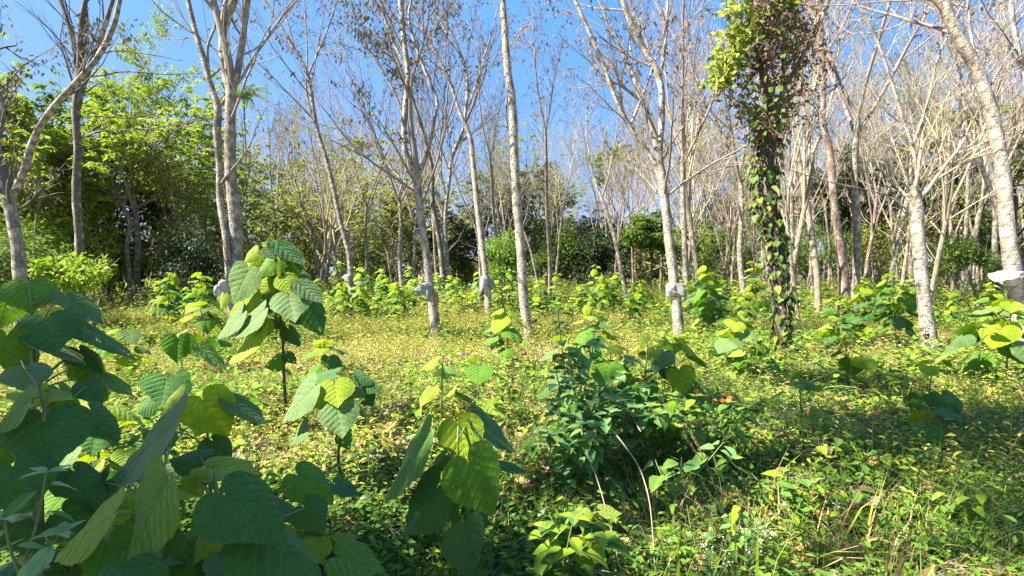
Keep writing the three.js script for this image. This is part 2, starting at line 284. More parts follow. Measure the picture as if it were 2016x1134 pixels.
tracedTree('rubber_tree', 'grey forked tree at the left edge whose pale limb sweeps up to the right', 9, BARK.pale, TWIG.dark, [
  [[40, 548, 30], [32, 470, 30], [22, 415, 31], [18, 385, 34]],
  [[18, 392, 28], [4, 340, 24], [-6, 285, 21], [4, 225, 18], [2, 190, 14], [-20, 110, 12]],
  [[22, 390, 22], [48, 335, 19], [66, 275, 17], [95, 225, 17], [148, 165, 16], [193, 112, 14], [222, 55, 13], [236, 0, 11]],
], { seed: 3, leaves: 4, leafShare: 0.6, leafMat: LEAF.dry, side: 3, sideLen: 1.3 });
tracedTree('rubber_tree', 'dark barked straight tree at left with three limbs forking upward in a fan', 11.5, BARK.dark, TWIG.dark, [
  [[157, 575, 21], [156, 470, 20], [150, 380, 20], [153, 290, 18], [149, 220, 18], [155, 160, 19]],
  [[155, 170, 12], [146, 95, 12], [131, 35, 11], [118, 0, 10]],
  [[156, 165, 11], [171, 80, 10], [168, 0, 8]],
  [[153, 215, 13], [169, 152, 13], [190, 100, 12], [222, 0, 10]],
  stub(bare([[178, 150, 6], [200, 148, 5], [245, 141, 4], [330, 146, 3], [395, 144, 2]])),
  stub(bare([[160, 272, 6], [200, 258, 4], [290, 254, 3], [370, 241, 2.5], [420, 232, 1.5]])),
  stub(bare([[158, 232, 5], [185, 228, 3.5], [250, 232, 3], [310, 222, 2]])),
  stub(bare([[200, 105, 5], [225, 100, 4], [300, 108, 3], [360, 120, 2]])),
], { seed: 8, side: 2, sideLen: 1.5, low: 0.95, grow: { kids: [3, 4, 3] } });
tracedTree('rubber_tree', 'slim crooked young tree in front of the dark bush at left', 19, BARK.pale, TWIG.pale, [
  [[255, 538, 10], [250, 480, 9], [256, 440, 9], [244, 412, 9], [248, 385, 8], [257, 360, 8], [257, 330, 7], [266, 300, 6]],
  [[266, 305, 5], [285, 270, 4], [296, 225, 3], [300, 195, 2]],
  [[258, 335, 4], [246, 300, 3], [250, 250, 2.5]],
  stub(bare([[246, 412, 5], [240, 398, 4], [235, 386, 3]])),
  stub(bare([[259, 352, 3], [275, 335, 2], [290, 325, 1.5]])),
], { seed: 5, side: 4, sideLen: 1.4, leaves: 9, leafMat: LEAF.lime, reach: 2 });
tracedTree('rubber_tree', 'pale twin-trunked tree standing behind the tall broad-leaved sapling', 10, BARK.pale, TWIG.grey, [
  [[466, 560, 31], [463, 430, 28], [455, 350, 25], [453, 250, 24], [455, 195, 23], [455, 172, 23]],
  [[452, 560, 14, -0.15], [445, 475, 15, -0.15], [434, 400, 15], [432, 330, 15], [427, 262, 17], [429, 212, 16], [414, 165, 14], [399, 110, 13], [384, 58, 12], [370, 0, 11]],
  [[453, 180, 18], [441, 130, 17], [438, 78, 17], [449, 32, 17], [463, -5, 16]],
  [[457, 180, 16], [466, 148, 15], [476, 92, 14], [482, 42, 14], [488, -5, 13]],
  bare([[429, 216, 9], [440, 200, 8], [453, 184, 8]]),
  [[413, 158, 7], [409, 92, 6], [424, 50, 6], [424, 20, 5], [421, 0, 4]],
  stub(bare([[474, 110, 4], [500, 98, 3], [520, 80, 2]])),
], { seed: 12, side: 2, sideLen: 1.5 });
tracedTree('rubber_tree', 'slender leaning tree with a plastic rain guard left of centre', 17, BARK.pale, TWIG.mauve, [
  [[692, 575, 12], [687, 500, 11], [671, 440, 11], [656, 370, 10], [641, 310, 10], [623, 250, 9], [612, 180, 8], [600, 132, 7], [571, 82, 6], [541, 32, 5], [520, 0, 4]],
  [[623, 252, 5], [604, 185, 4], [605, 100, 3], [600, 20, 2.5]],
  [[606, 150, 5], [640, 70, 4], [665, 0, 3]],
  [[580, 95, 4], [560, 20, 3]],
], { seed: 14, side: 5, sideLen: 2.6, leaves: 4, leafMat: LEAF.dry, low: 0.5 });
tracedTree('rubber_tree', 'curving forked tree with a white rain guard left of the tall straight trunk', 11, BARK.white, TWIG.grey, [
  [[856, 634, 19], [846, 565, 18], [836, 480, 17], [825, 400, 16], [821, 345, 17]],
  [[820, 350, 14], [812, 332, 13], [797, 290, 12], [797, 222, 12], [803, 152, 11], [796, 80, 11], [788, 0, 10]],
  [[824, 350, 9], [844, 292, 8], [854, 240, 8], [861, 202, 7], [841, 150, 7], [816, 82, 6], [805, 32, 6], [810, 0, 5]],
  [[798, 130, 6], [765, 60, 5], [750, 0, 4]],
  [[797, 230, 5], [760, 150, 4], [715, 80, 4], [690, 0, 3]],
], { seed: 16, side: 4, sideLen: 2.2, leaves: 5, leafMat: LEAF.dry, low: 0.8, panel: [853, 578, 600, 17, 855] });
tracedTree('rubber_tree', 'dark trunk with a small rain guard between two pale curving trees', 20, BARK.dark, TWIG.dark, [
  [[874, 575, 11], [866, 480, 11], [852, 400, 10], [850, 330, 9], [838, 280, 8], [822, 225, 7], [800, 160, 6], [770, 90, 5]],
  [[852, 340, 5], [872, 270, 4], [880, 200, 4]],
], { seed: 18, side: 5, sideLen: 2.4, leaves: 4, leafMat: LEAF.dry });
tracedTree('rubber_tree', 'grey tree leaning right with steep thin limbs beside the dark trunk', 21, BARK.pale, TWIG.dark, [
  [[884, 560, 8], [878, 480, 8], [877, 420, 8], [884, 360, 7], [890, 310, 7], [914, 250, 6]],
  [[880, 400, 5], [868, 330, 4], [872, 260, 4]],
], { seed: 19, side: 5, sideLen: 2.2 });
tracedTree('rubber_tree', 'tree with a wide white plastic skirt, leaning left and forking high', 15, BARK.white, TWIG.mauve, [
  [[961, 592, 13], [950, 490, 13], [939, 400, 12], [932, 330, 11], [925, 270, 10], [906, 222, 8], [881, 150, 7], [852, 92, 6], [828, 48, 5]],
  [[914, 245, 7], [920, 160, 6], [905, 100, 5], [870, 30, 4]],
  [[912, 235, 5], [940, 160, 4], [960, 90, 3]],
], { seed: 21, side: 5, sideLen: 2.4, leaves: 4, leafMat: LEAF.pink, low: 0.75, panel: [958, 552, 565, 13, 959] });
tracedTree('rubber_tree', 'dark companion trunk just left of the white skirted tree', 16, BARK.dark, TWIG.dark, [
  [[948, 580, 9], [946, 520, 8], [943, 470, 8], [930, 430, 6], [915, 400, 4]],
], { seed: 22, side: 1 });
tracedTree('rubber_tree', 'tall straight unbranched pale trunk in the middle of the clearing', 10.5, BARK.white, TWIG.dark, [
  [[1042, 672, 20], [1032, 600, 19], [1026, 500, 19], [1018, 400, 19], [1012, 300, 18], [1008, 200, 17], [1001, 150, 16], [995, 80, 15], [990, 0, 12]],
  stub(bare([[1011, 275, 5], [1004, 255, 4], [988, 246, 3]])),
  stub(bare([[1008, 268, 5], [999, 250, 4], [997, 225, 4], [998, 190, 4]])),
], { seed: 24, side: 0, reach: 4 });
tracedTree('rubber_tree', 'forked white tree right of centre with a rain guard and tapped bark', 10, BARK.white, TWIG.grey, [
  [[1336, 658, 22], [1330, 580, 21], [1318, 480, 20], [1309, 400, 19], [1303, 340, 18]],
  [[1302, 345, 13], [1299, 300, 13], [1303, 230, 14], [1298, 152, 13], [1271, 102, 12], [1248, 60, 11], [1225, 0, 11]],
  [[1301, 340, 10], [1271, 292, 9], [1236, 242, 9], [1215, 200, 9], [1189, 130, 9], [1159, 60, 8], [1132, 0, 8]],
  [[1300, 158, 7], [1310, 80, 7], [1315, 0, 6]],
  [[1240, 250, 6], [1268, 180, 5], [1300, 90, 4]],
  [[1303, 320, 5], [1330, 270, 4], [1360, 230, 2]],
], { seed: 27, side: 5, sideLen: 1.6, leaves: 2, leafShare: 0.5, leafMat: LEAF.pink, panel: [1330, 575, 596, 20.5, 1331] });
tracedTree('rubber_tree', 'dark reddish trunk with a long shadowed bole behind the vine-covered tree', 13.5, BARK.red, TWIG.mauve, [
  [[1662, 552, 21], [1648, 450, 18], [1640, 380, 17], [1634, 300, 16], [1620, 240, 14], [1621, 180, 13], [1616, 80, 12], [1612, 0, 11]],
  [[1616, 120, 6], [1660, 50, 5], [1680, 0, 4]],
  stub(bare([[1620, 175, 5], [1640, 168, 4], [1652, 160, 2]])),
], { seed: 30, side: 4, sideLen: 2.2, leaves: 3, leafShare: 0.5, leafMat: LEAF.pink });
tracedTree('rubber_tree', 'thick white trunk at right, snapped off above head height', 7.6, BARK.white, TWIG.pale, [
  stub([[1832, 695, 38], [1820, 600, 31], [1812, 520, 31], [1806, 450, 31], [1803, 400, 28], [1797, 368, 24]]),
  [[1806, 400, 9, 0.1], [1806, 350, 8], [1797, 290, 8], [1780, 240, 8], [1745, 130, 8], [1720, 65, 7], [1690, 10, 6]],
  [[1796, 288, 6], [1822, 215, 6], [1845, 120, 5], [1870, 60, 4]],
  stub([[1797, 425, 4.5], [1760, 392, 4], [1700, 372, 3.5], [1640, 360, 3], [1552, 334, 2]]),
  stub([[1815, 425, 5], [1840, 385, 4], [1880, 350, 3], [1935, 318, 2]]),
  stub([[1810, 385, 5], [1838, 330, 4], [1862, 260, 4], [1898, 130, 3]]),
  stub([[1798, 380, 4], [1760, 340, 3.5], [1730, 290, 3], [1722, 240, 2.5]]),
  stub(bare([[1770, 240, 4], [1735, 210, 3], [1690, 130, 2.5], [1675, 70, 2]])),
], { seed: 32, side: 3, sideLen: 0.9, reach: 1.6 });
tracedTree('rubber_tree', 'thickest trunk at the right edge, leaning left with a clear plastic skirt', 7.2, BARK.white, TWIG.mauve, [
  [[2012, 640, 46], [2004, 590, 43], [1986, 480, 38], [1975, 350, 35], [1951, 222, 33], [1921, 132, 30], [1891, 80, 29], [1863, 20, 27], [1856, -20, 24]],
  [[1880, 48, 14], [1855, 18, 13], [1832, -8, 12]],
  [[1920, 128, 9], [1911, 60, 8], [1905, 0, 7]],
  [[1940, 190, 6], [1965, 140, 5], [2000, 90, 4]],
], { seed: 35, side: 2, sideLen: 1.5, panel: [2004, 553, 605, 41, 2007] });
tracedTree('rubber_tree', 'leaning limbed tree cut by the top right corner of the view', 9, BARK.white, TWIG.mauve, [
  [[2075, 560, 20], [2050, 380, 18], [2030, 220, 16], [2010, 120, 13], [1996, 55, 12], [1990, 0, 11]],
  [[2018, 150, 6], [1985, 90, 4], [1970, 50, 3]],
], { seed: 37, side: 3, sideLen: 1.5, leaves: 3, leafMat: LEAF.pink });

// ---------------------------------------------------------------- tree smothered in climbers
{
  const d = 8, base = P(1547, 690, d); base.y = groundH(base.x, base.z) - 0.05;
  const t = thing('vine_covered_tree', 'dead-looking dark tree smothered in climbers, lime leaves on its top', 'tree', base), R = rngOf(501);
  const limbs = [[[1547, 695, 26], [1537, 600, 22], [1526, 480, 22], [1512, 400, 21], [1513, 300, 21], [1520, 200, 20]], [[1518, 210, 13], [1495, 125, 12], [1472, 60, 11], [1482, -20, 10]], [[1524, 215, 11], [1558, 152, 11], [1590, 92, 10], [1616, 40, 9], [1634, -10, 9]], [[1500, 140, 7], [1460, 130, 5], [1420, 150, 3]], [[1545, 175, 6], [1540, 90, 5], [1545, 0, 4]]];
  const curves = limbs.map((L, n) => { const pts = L.map(([x, y]) => P(x, y, d).sub(base)); if (!n) pts[0].y = 0; const [c, r] = spline(pts, L.map(([, , w]) => w / 2 / F * d), 6), mb = new MB(); mb.tube(c, r, 10, 0.12, n + 2); mb.build(n ? 'limb' : 'trunk', BARK.dark, t); return c; });
  const dead = new MB(), tangle = new MB(), lv = new MB(), lime = new MB(), dk = new MB();
  const wander = (p, len, sag, rr) => { const pts = [p.clone()], q = p.clone(), dr = randDir(R); for (let k = 0; k < 6; k++) { dr.addScaledVector(randDir(R), 0.7); dr.y -= sag; dr.normalize(); q.addScaledVector(dr, len / 6); pts.push(q.clone()); } tangle.tube(pts, pts.map(() => rr), 3, 0, 1, false); return pts; };
  const inMass = () => { for (;;) { const y = -40 + R() * 300, xl = Math.max(1402, y < 110 ? lerp(1540, 1440, clamp(y / 130, 0, 1)) - 25 : 1402 + Math.max(0, y - 165) * 0.95), xr = 1575 - Math.max(0, y - 130) * 0.2, x = lerp(xl, xr, R()); return [x, y]; } };
  for (let k = 0; k < 130; k++) { const [x, y] = inMass(); for (const p of wander(P(x, y, d + (R() - 0.5) * 1.3).sub(base), 0.5 + R() * 0.5, 0.25, 0.004 + R() * 0.004)) for (let m = 0; m < 2; m++) { const e = randDir(R); e.y -= 0.8; e.normalize(); dead.leaf(p.clone().addScaledVector(randDir(R), 0.06), e, randDir(R), 0.06 + R() * 0.06, 0.035 + R() * 0.03, 0.8); } }
  for (let k = 0; k < 1500; k++) { const y = -50 + 220 * Math.pow(R(), 1.15), g = (R() + R() - 1) * 24, xl = 1406 + (160 - y) * 0.19, xr = lerp(1548, 1430, clamp(y / 150, 0, 1)), x = lerp(xl, xr, Math.pow(R(), 1.15)) + g; if (vnoise(x / 17, y / 17, 50) < 0.32) continue; const e = randDir(R); e.y -= 0.5; e.x -= 0.3; e.normalize(); (R() < 0.25 ? lv : lime).leaf6(P(x, y, d - 0.65 + R() * 0.9).sub(base), e, V(-0.5, 0.7, 0.5).addScaledVector(randDir(R), 0.9), 0.06 + R() * 0.08, 0.055 + R() * 0.06); }
  for (let k = 0; k < 330; k++) { const x = 1572 + (R() - 0.5) * 130, y = R() * 190 - 20; if (x > 1630) continue; const e = randDir(R); e.y -= 0.9; e.normalize(); dead.leaf(P(x, y, d + (R() - 0.5) * 0.8).sub(base), e, randDir(R), 0.06 + R() * 0.05, 0.05, 0.6); }
  const side = () => (R() < 0.5 ? -1 : 1);
  const climber = [];
  for (let k = 0; k < 520; k++) { const [x, y] = inMass(), e = randDir(R); e.y -= 0.6; e.normalize(); lv.leaf6(P(x, y, d + (R() - 0.6) * 1.2).sub(base), e, randDir(R).add(UPV), 0.06 + R() * 0.06, 0.06 + R() * 0.03); }
  for (let k = 0; k < 950; k++) {
    const y = 200 + R() * 480, c = curves[0], at = c[clamp(Math.floor((1 - (y - 200) / 490) * (c.length - 1)), 0, c.length - 1)], a = R() * 6.28, rr = 0.1 + 0.17 * R() * R() + (y > 260 && y < 420 ? 0.12 * R() : 0);
    const p = V(at.x + Math.cos(a) * rr - (y < 420 ? 0.06 : -0.02), at.y + (R() - 0.5) * 0.1, at.z + Math.sin(a) * rr), e = V(Math.cos(a) * 0.5, -0.9, Math.sin(a) * 0.5).addScaledVector(randDir(R), 0.3).normalize();
    const big = R() < 0.42, L = big ? 0.08 + R() * 0.06 : 0.05 + R() * 0.05;
    if (big && climber.length < 170) climber.push([p, e, V(Math.cos(a), 0.5, Math.sin(a)), L]); else (R() < 0.3 ? lv : R() < 0.6 || L > 0.08 ? dk : dead).leaf6(p, e, V(Math.cos(a), 0.4, Math.sin(a)), L, L * 0.8);
  }
  for (let k = 0; k < 26; k++) wander(curves[0][Math.floor(R() * curves[0].length)].clone().add(V((R() - 0.5) * 0.3, 0, (R() - 0.5) * 0.3)), 1.2, 0.5, 0.005);
  for (let k = 0; k < 9; k++) { const pts = [], ph = R() * 6; for (let s = 0; s < 30; s++) { const at = curves[0][Math.floor(s / 30 * curves[0].length)]; pts.push(V(at.x + Math.cos(ph + s * 0.4) * 0.12, at.y, at.z + Math.sin(ph + s * 0.4) * 0.12)); } tangle.tube(pts, pts.map(() => 0.008 + R() * 0.004), 5, 0.1, k, false); }
  const g = [new MB(), new MB()]; g[0].leaf6(V(0, 0, 0), V(0, 1, 0), V(0, 0, 1), 1, 0.9); g[1].leaf6(V(0, 0, 0), V(0, 1, 0), V(0, 0, 1), 1, 0.75, 0.4, 0.3); const gg = g.map((x) => x.geo());
  climber.forEach(([p, e, n, L], k) => leafMesh(gg[k % 2], IVY[R() < 0.25 ? 1 : 0], leafMatrix(p, e, n, L * 1.1), t, 'climber_leaf'));
  for (const [m, nm, mt] of [[dead, 'dead_creeper', LEAF.brown], [tangle, 'creeper_stems', TWIG.brown], [lv, 'climber_foliage', LEAF.ivy], [dk, 'dark_climber_foliage', LEAF.deep], [lime, 'lime_creeper', LEAF.ivylime]]) m.build(nm, mt, t).userData.kind = 'stuff';
}

// ---------------------------------------------------------------- plastic rain guards, latex cup
const FILM = new THREE.MeshPhysicalMaterial({ name: 'clouded plastic film', color: new THREE.Color().setRGB(0.40, 0.41, 0.41), roughness: 0.85, transmission: 0.6, thickness: 0, clearcoat: 0.5, clearcoatRoughness: 0.2, side: THREE.DoubleSide });
function rainGuard(label, x, y, depth, r, flare, len, seed, lean = 0) {
  const R = rngOf(seed), c = P(x, y, depth), t = thing('rain_guard', label, 'rain guard', c), n = 40, m = 7, p = [], u = [], idx = [], ph = R() * 6, ph2 = R() * 6;
  for (let j = 0; j <= m; j++) for (let i = 0; i <= n; i++) {
    const a = i / n * 6.2832, f = j / m, pl = 0.5 + 0.5 * Math.sin(a * 3 + ph), cr = (vnoise(Math.cos(a) * 3 + seed, Math.sin(a) * 3 + f * 4, seed) - 0.5) * 0.08 * f + (vnoise(Math.cos(a) * 9 + seed, Math.sin(a) * 9 + f * 9, seed + 1) - 0.5) * 0.06 * f + Math.sin(a * 13 + ph2) * 0.012 * f;
    const rr = r * 1.08 + (1 - Math.pow(1 - f, 2.2)) * flare * 0.52 * (0.4 + 0.8 * pl) + cr;
    const y = 0.05 - f * f * len * (0.8 + 0.5 * Math.sin(a * 2 + ph2) * 0.6) - f * len * 0.35 + cr * 0.8;
    p.push(Math.cos(a) * rr + lean * f * flare, y - 0.12 * 0, Math.sin(a) * rr); u.push(i / n, f);
  }
  for (let j = 0; j < m; j++) for (let i = 0; i < n; i++) { const a = j * (n + 1) + i; idx.push(a, a + 1, a + n + 1, a + 1, a + n + 2, a + n + 1); }
  const g = new THREE.BufferGeometry(); g.setAttribute('position', new THREE.Float32BufferAttribute(p, 3)); g.setAttribute('uv', new THREE.Float32BufferAttribute(u, 2)); g.setIndex(idx); g.computeVertexNormals();
  put(new THREE.Mesh(g, FILM), 'film', t);
  const k = new MB(), pts = []; for (let i = 0; i <= 24; i++) { const a = i / 24 * 6.2832; pts.push(V(Math.cos(a) * r * 1.1, 0.045 + 0.01 * Math.sin(a * 3), Math.sin(a) * r * 1.1)); } k.tube(pts, pts.map(() => 0.008), 5, 0, 1, false); k.build('tie', FILM, t);
  return t;
}
rainGuard('bunched white plastic rain guard on the curving forked tree', 843, 562, 11, 0.1, 0.15, 0.19, 41, -0.55);
rainGuard('wide white plastic rain guard on the skirted tree leaning left', 955, 546, 15, 0.1, 0.2, 0.3, 42, 0.1);
rainGuard('small crumpled rain guard on the dark trunk behind', 871, 545, 20, 0.11, 0.2, 0.18, 43, -0.4);
rainGuard('white plastic rain guard tied around the forked tree right of centre', 1328, 562, 10, 0.11, 0.14, 0.22, 44, 0.2);
rainGuard('clear plastic skirt flaring left from the thick trunk at the right edge', 1996, 541, 7.2, 0.145, 0.12, 0.1, 45, -0.7);
rainGuard('pale rain guard half hidden behind the tall sapling', 456, 556, 10, 0.16, 0.15, 0.22, 46, -0.5);
rainGuard('small rain guard low on the slender leaning tree', 689, 543, 17, 0.1, 0.08, 0.18, 47, -0.6);
{
  const c = P(1052, 632, 10.4), t = thing('latex_cup', 'small dark latex cup hung beside the tall straight trunk', 'cup', c), g = new THREE.LatheGeometry([[0.005, -0.05], [0.035, -0.045], [0.058, 0.0], [0.064, 0.045], [0.058, 0.045], [0.05, 0.0], [0.005, -0.035]].map(([x, y]) => new THREE.Vector2(x, y)), 20);
  put(new THREE.Mesh(g, flat('dark glazed cup', 0.035, 0.035, 0.04, 0.3)), 'bowl', t);
  const w = new MB(), pts = []; for (let k = 0; k <= 10; k++) pts.push(V(-0.07 * (k / 10) * 2.0, 0.03 + 0.03 * Math.sin(k / 10 * 3.14), -0.02)); w.tube(pts, pts.map(() => 0.003), 5, 0, 1, false); w.build('wire_hook', TWIG.dark, t);
}

// ---------------------------------------------------------------- stand of leafless rubber trees behind
function bareProto(seed, h, o) {
  const R = rngOf(seed), g = new THREE.Group(), tr = new MB(), tw = new MB(), tips = [], pts = [], rad = [], r0 = o.r, fork = h * o.fork;
  let x = 0, z = 0, lx = (R() - 0.5) * 0.22, lz = (R() - 0.5) * 0.22;
  for (let k = 0; k <= 6; k++) { pts.push(V(x, fork * k / 6, z)); rad.push(r0 * (k ? 1 : 1.25) * (1 - 0.35 * k / 6)); lx += (R() - 0.5) * 0.16; lz += (R() - 0.5) * 0.16; x += lx * fork / 6; z += lz * fork / 6; }
  const [c, r] = spline(pts, rad, 2); tr.tube(c, r, 8, 0.1, seed);
  const n = o.limbs, a0 = R() * 6.28, top = c[c.length - 1];
  for (let k = 0; k < n; k++) { const a = a0 + k / n * 6.28 + R() * 0.7, e = 0.22 + R() * 0.45, i = k < 2 ? c.length - 1 : Math.floor(c.length * (0.55 + R() * 0.45)) - 1; grow(tw, c[i], V(Math.cos(a) * e, 1, Math.sin(a) * e), (h - fork) * (0.55 + R() * 0.3), r[i] * 0.62, 0, R, { levels: 3, kids: o.kids ?? [6, 5, 4], ratio: 0.46, angle: 0.62, up: 0.09, wob: 0.1, tips, rmin: 0.0045 }); }
  if (o.low) for (let k = 0; k < o.low; k++) { const i = Math.floor(c.length * (0.15 + R() * 0.6)), a = R() * 6.28; grow(tw, c[i], V(Math.cos(a), 0.9 + R(), Math.sin(a)), 1 + R() * 1.4, 0.018, 1, R, { levels: 3, kids: [4, 3, 3], ratio: 0.5, angle: 0.6, up: 0.05, wob: 0.16, rmin: 0.004 }); }
  put(new THREE.Mesh(tr.geo(), o.bark), 'trunk', g);
  const m = put(new THREE.Mesh(tw.geo(), o.twig), 'twigs', g); m.userData.kind = 'stuff';
  if (o.leaf) { const lb = new MB(); for (const [p, d] of tips) if (R() < o.share) for (let k = 0; k < 3; k++) { const e = V((R() - 0.5) * 1.4, -0.3 - R() * 0.6, (R() - 0.5) * 1.4).normalize(); lb.leaf(p.clone().addScaledVector(randDir(R), 0.1), e, randDir(R), 0.1 + R() * 0.08, 0.045); } if (!lb.empty) { const q = put(new THREE.Mesh(lb.geo(), o.leaf), 'crown', g); q.userData.kind = 'stuff'; } }
  return g;
}
const PROTO = [
  bareProto(201, 12.5, { r: 0.11, fork: 0.5, limbs: 4, bark: BARK.far, twig: TWIG.pale, leaf: LEAF.pink, share: 0.1 }),
  bareProto(202, 11, { r: 0.09, fork: 0.55, limbs: 3, bark: BARK.far, twig: TWIG.pale, low: 3 }),
  bareProto(203, 13, { r: 0.12, fork: 0.44, limbs: 4, bark: BARK.pale, twig: TWIG.mauve, leaf: LEAF.pink, share: 0.2 }),
  bareProto(204, 10, { r: 0.08, fork: 0.4, limbs: 5, bark: BARK.far, twig: TWIG.pale, low: 4 }),
  bareProto(205, 12, { r: 0.1, fork: 0.6, limbs: 3, bark: BARK.pale, twig: TWIG.grey, leaf: LEAF.dry, share: 0.25 }),
  bareProto(206, 9.5, { r: 0.075, fork: 0.48, limbs: 4, bark: BARK.far, twig: TWIG.pale, low: 6 }),
  bareProto(207, 11.5, { r: 0.095, fork: 0.42, limbs: 5, bark: BARK.red, twig: TWIG.mauve, leaf: LEAF.olive, share: 0.6 }),
];
{
  const R = rngOf(77), spots = [];
  const want = [['right', 1340, 2080, 105, 13, 42], ['middle', 960, 1340, 34, 18, 44], ['left', 500, 960, 34, 19, 44], ['far left', 20, 470, 10, 26, 42]];
  const kinds = { right: ['the dense stand at right', 'the right stand'], middle: ['the stand behind the tall straight trunk', 'the middle stand'], left: ['the stand behind the curving tree', 'the left stand'], 'far left': ['the green crowns at left', 'the far left'] };
  for (const [where, x0, x1, n, d0, d1] of want) for (let k = 0, tries = 0; k < n && tries < 6000; tries++) {
    const px = lerp(x0, x1, R()), d = Math.sqrt(lerp(d0 * d0, d1 * d1, R())), p = P(px, HORIZON, d);
    if (px > 880 && px < 945 && d > 22) continue;
    if (spots.some((q) => Math.hypot(q.x - p.x, q.z - p.z) < (where === 'right' ? 1.5 : 2.1))) continue;
    spots.push(p); k++;
    const src = PROTO[Math.floor(R() * PROTO.length)], t = src.clone(); t.name = numbered('leafless_tree'); scene.add(t);
    t.position.set(p.x, groundH(p.x, p.z) - 0.05, p.z); t.rotation.y = R() * 6.28; const s = (0.8 + R() * 0.4) * (where === 'right' ? 0.86 : 0.78); t.scale.set(s, s * (0.95 + R() * 0.15), s);
    const tone = { 'far bark': 'cream', 'pale lichen bark': 'grey', 'reddish bark': 'brownish' }[src.children[0].material.name], row = d < 19 ? 'in the front row of' : d < 29 ? 'well inside' : 'deep within';
    t.userData = { label: 'thin ' + tone + ' leafless tree ' + row + ' ' + kinds[where][0], category: 'tree', group: tone + ' trees ' + row + ' ' + kinds[where][1] };
  }
}

// ---------------------------------------------------------------- leafy trees, bushes, palms
function leafyTree(label, px, d, h, crownR, mat, bark, twig, seed, o = {}) {
  const R = rngOf(seed), p = P(px, HORIZON, d); p.y = groundH(p.x, p.z) - 0.05;
  const t = thing(o.name ?? 'leafy_tree', label, 'tree', p, o.group), tr = new MB(), tw = new MB(), lb = new MB(), tips = [], fork = h * (o.fork ?? 0.4), pts = [], rad = [];
  let x = 0, z = 0; for (let k = 0; k <= 5; k++) { pts.push(V(x, fork * k / 5, z)); rad.push((o.r ?? 0.13) * (1 - 0.4 * k / 5)); x += (R() - 0.5) * 0.25; z += (R() - 0.5) * 0.25; }
  const [c, r] = spline(pts, rad, 3); tr.tube(c, r, 8, 0.1, seed); tr.build('trunk', bark, t);
  const n = o.limbs ?? 7;
  for (let k = 0; k < n; k++) { const a = k / n * 6.28 + R(), i = Math.floor(c.length * lerp(0.5, 1, R())) - 1, e = R(); grow(tw, c[Math.max(2, i)], V(Math.cos(a) * (0.3 + e), 1 - e * 0.4, Math.sin(a) * (0.3 + e)), lerp(crownR * 0.9, h - fork, 0.35) * (0.6 + R() * 0.4), r[i] * 0.6, 0, R, { levels: 2, kids: o.kids ?? [6, 5], ratio: 0.5, angle: 0.75, up: 0.0, wob: 0.14, tips }); }
  tw.build('branches', twig, t).userData.kind = 'stuff';
  for (const [q, dd] of tips) { whorl(lb, q, dd, R, o.per ?? 9, o.len ?? 0.2, o.wid ?? 0.075, o.droop ?? 0.35); if (R() < 0.7) whorl(lb, q.clone().addScaledVector(dd, -0.35).addScaledVector(randDir(R), 0.3), dd, R, o.per ?? 9, o.len ?? 0.2, o.wid ?? 0.075, o.droop ?? 0.35); }
  lb.build('crown', mat, t).userData.kind = 'stuff';
  return t;
}
const L5 = { per: 11, len: 0.26, wid: 0.1, kids: [8, 6] }, L6 = { per: 9, len: 0.22, wid: 0.125, kids: [7, 6] };
leafyTree('bright lime leafy tree directly behind the dark forked trunk at left', 215, 21, 14, 2.7, LEAF.lime, BARK.pale, TWIG.grey, 301, { ...L6, limbs: 9, fork: 0.34 });
leafyTree('tallest lime green tree left of the twin-trunked tree', 345, 23, 14.5, 2.8, LEAF.lime, BARK.pale, TWIG.grey, 302, { ...L6, limbs: 8, fork: 0.4 });
leafyTree('fresh green tree with layered crown near the left edge', 100, 22, 14.2, 3, LEAF.lime, BARK.pale, TWIG.grey, 303, { ...L6, limbs: 9, fork: 0.32 });
leafyTree('mid green tree with open crown at the far left edge', 15, 19, 13, 2.4, LEAF.mid, BARK.dark, TWIG.dark, 304, { ...L5, limbs: 7, fork: 0.45 });
leafyTree('dull green tree filling the gap left of the twin-trunked tree', 405, 30, 16, 3, LEAF.mid, BARK.pale, TWIG.grey, 305, { ...L6, len: 0.24, limbs: 8, fork: 0.4 });
leafyTree('airy olive tree seen between the slender leaning tree and the curving tree', 640, 27, 12.5, 2.6, LEAF.olive, BARK.pale, TWIG.pale, 331, { ...L5, limbs: 8, fork: 0.3, len: 0.2 });
leafyTree('airy green tree right behind the twin trunk', 505, 30, 11, 2.4, LEAF.olive, BARK.pale, TWIG.pale, 332, { ...L5, limbs: 8, fork: 0.3, len: 0.2 });
leafyTree('light green tree behind the curving forked tree', 805, 31, 11.5, 2.0, LEAF.olive, BARK.pale, TWIG.pale, 333, { ...L5, limbs: 7, fork: 0.35, len: 0.2 });
leafyTree('light green tree right of the white forked tree', 1345, 36, 9, 2.4, LEAF.olive, BARK.pale, TWIG.pale, 334, { ...L5, limbs: 7, fork: 0.3, len: 0.2 });
leafyTree('short lime tree between the pale left edge tree and the dark forked trunk', 75, 18, 8, 2.4, LEAF.lime, BARK.pale, TWIG.grey, 321, { ...L6, limbs: 9, fork: 0.4 });
leafyTree('lime tree with a rounded crown over the black-green bush', 275, 19.5, 12, 2.4, LEAF.lime, BARK.pale, TWIG.grey, 322, { ...L6, limbs: 9, fork: 0.5 });
leafyTree('green tree reaching behind the trunks of the twin tree', 400, 25, 11, 2.5, LEAF.mid, BARK.pale, TWIG.grey, 323, { ...L6, limbs: 9, fork: 0.35 });
leafyTree('olive leafed tree just right of the twin-trunked tree', 545, 36, 14, 3, LEAF.olive, BARK.pale, TWIG.pale, 306, { ...L5, limbs: 8, fork: 0.3, len: 0.2 });
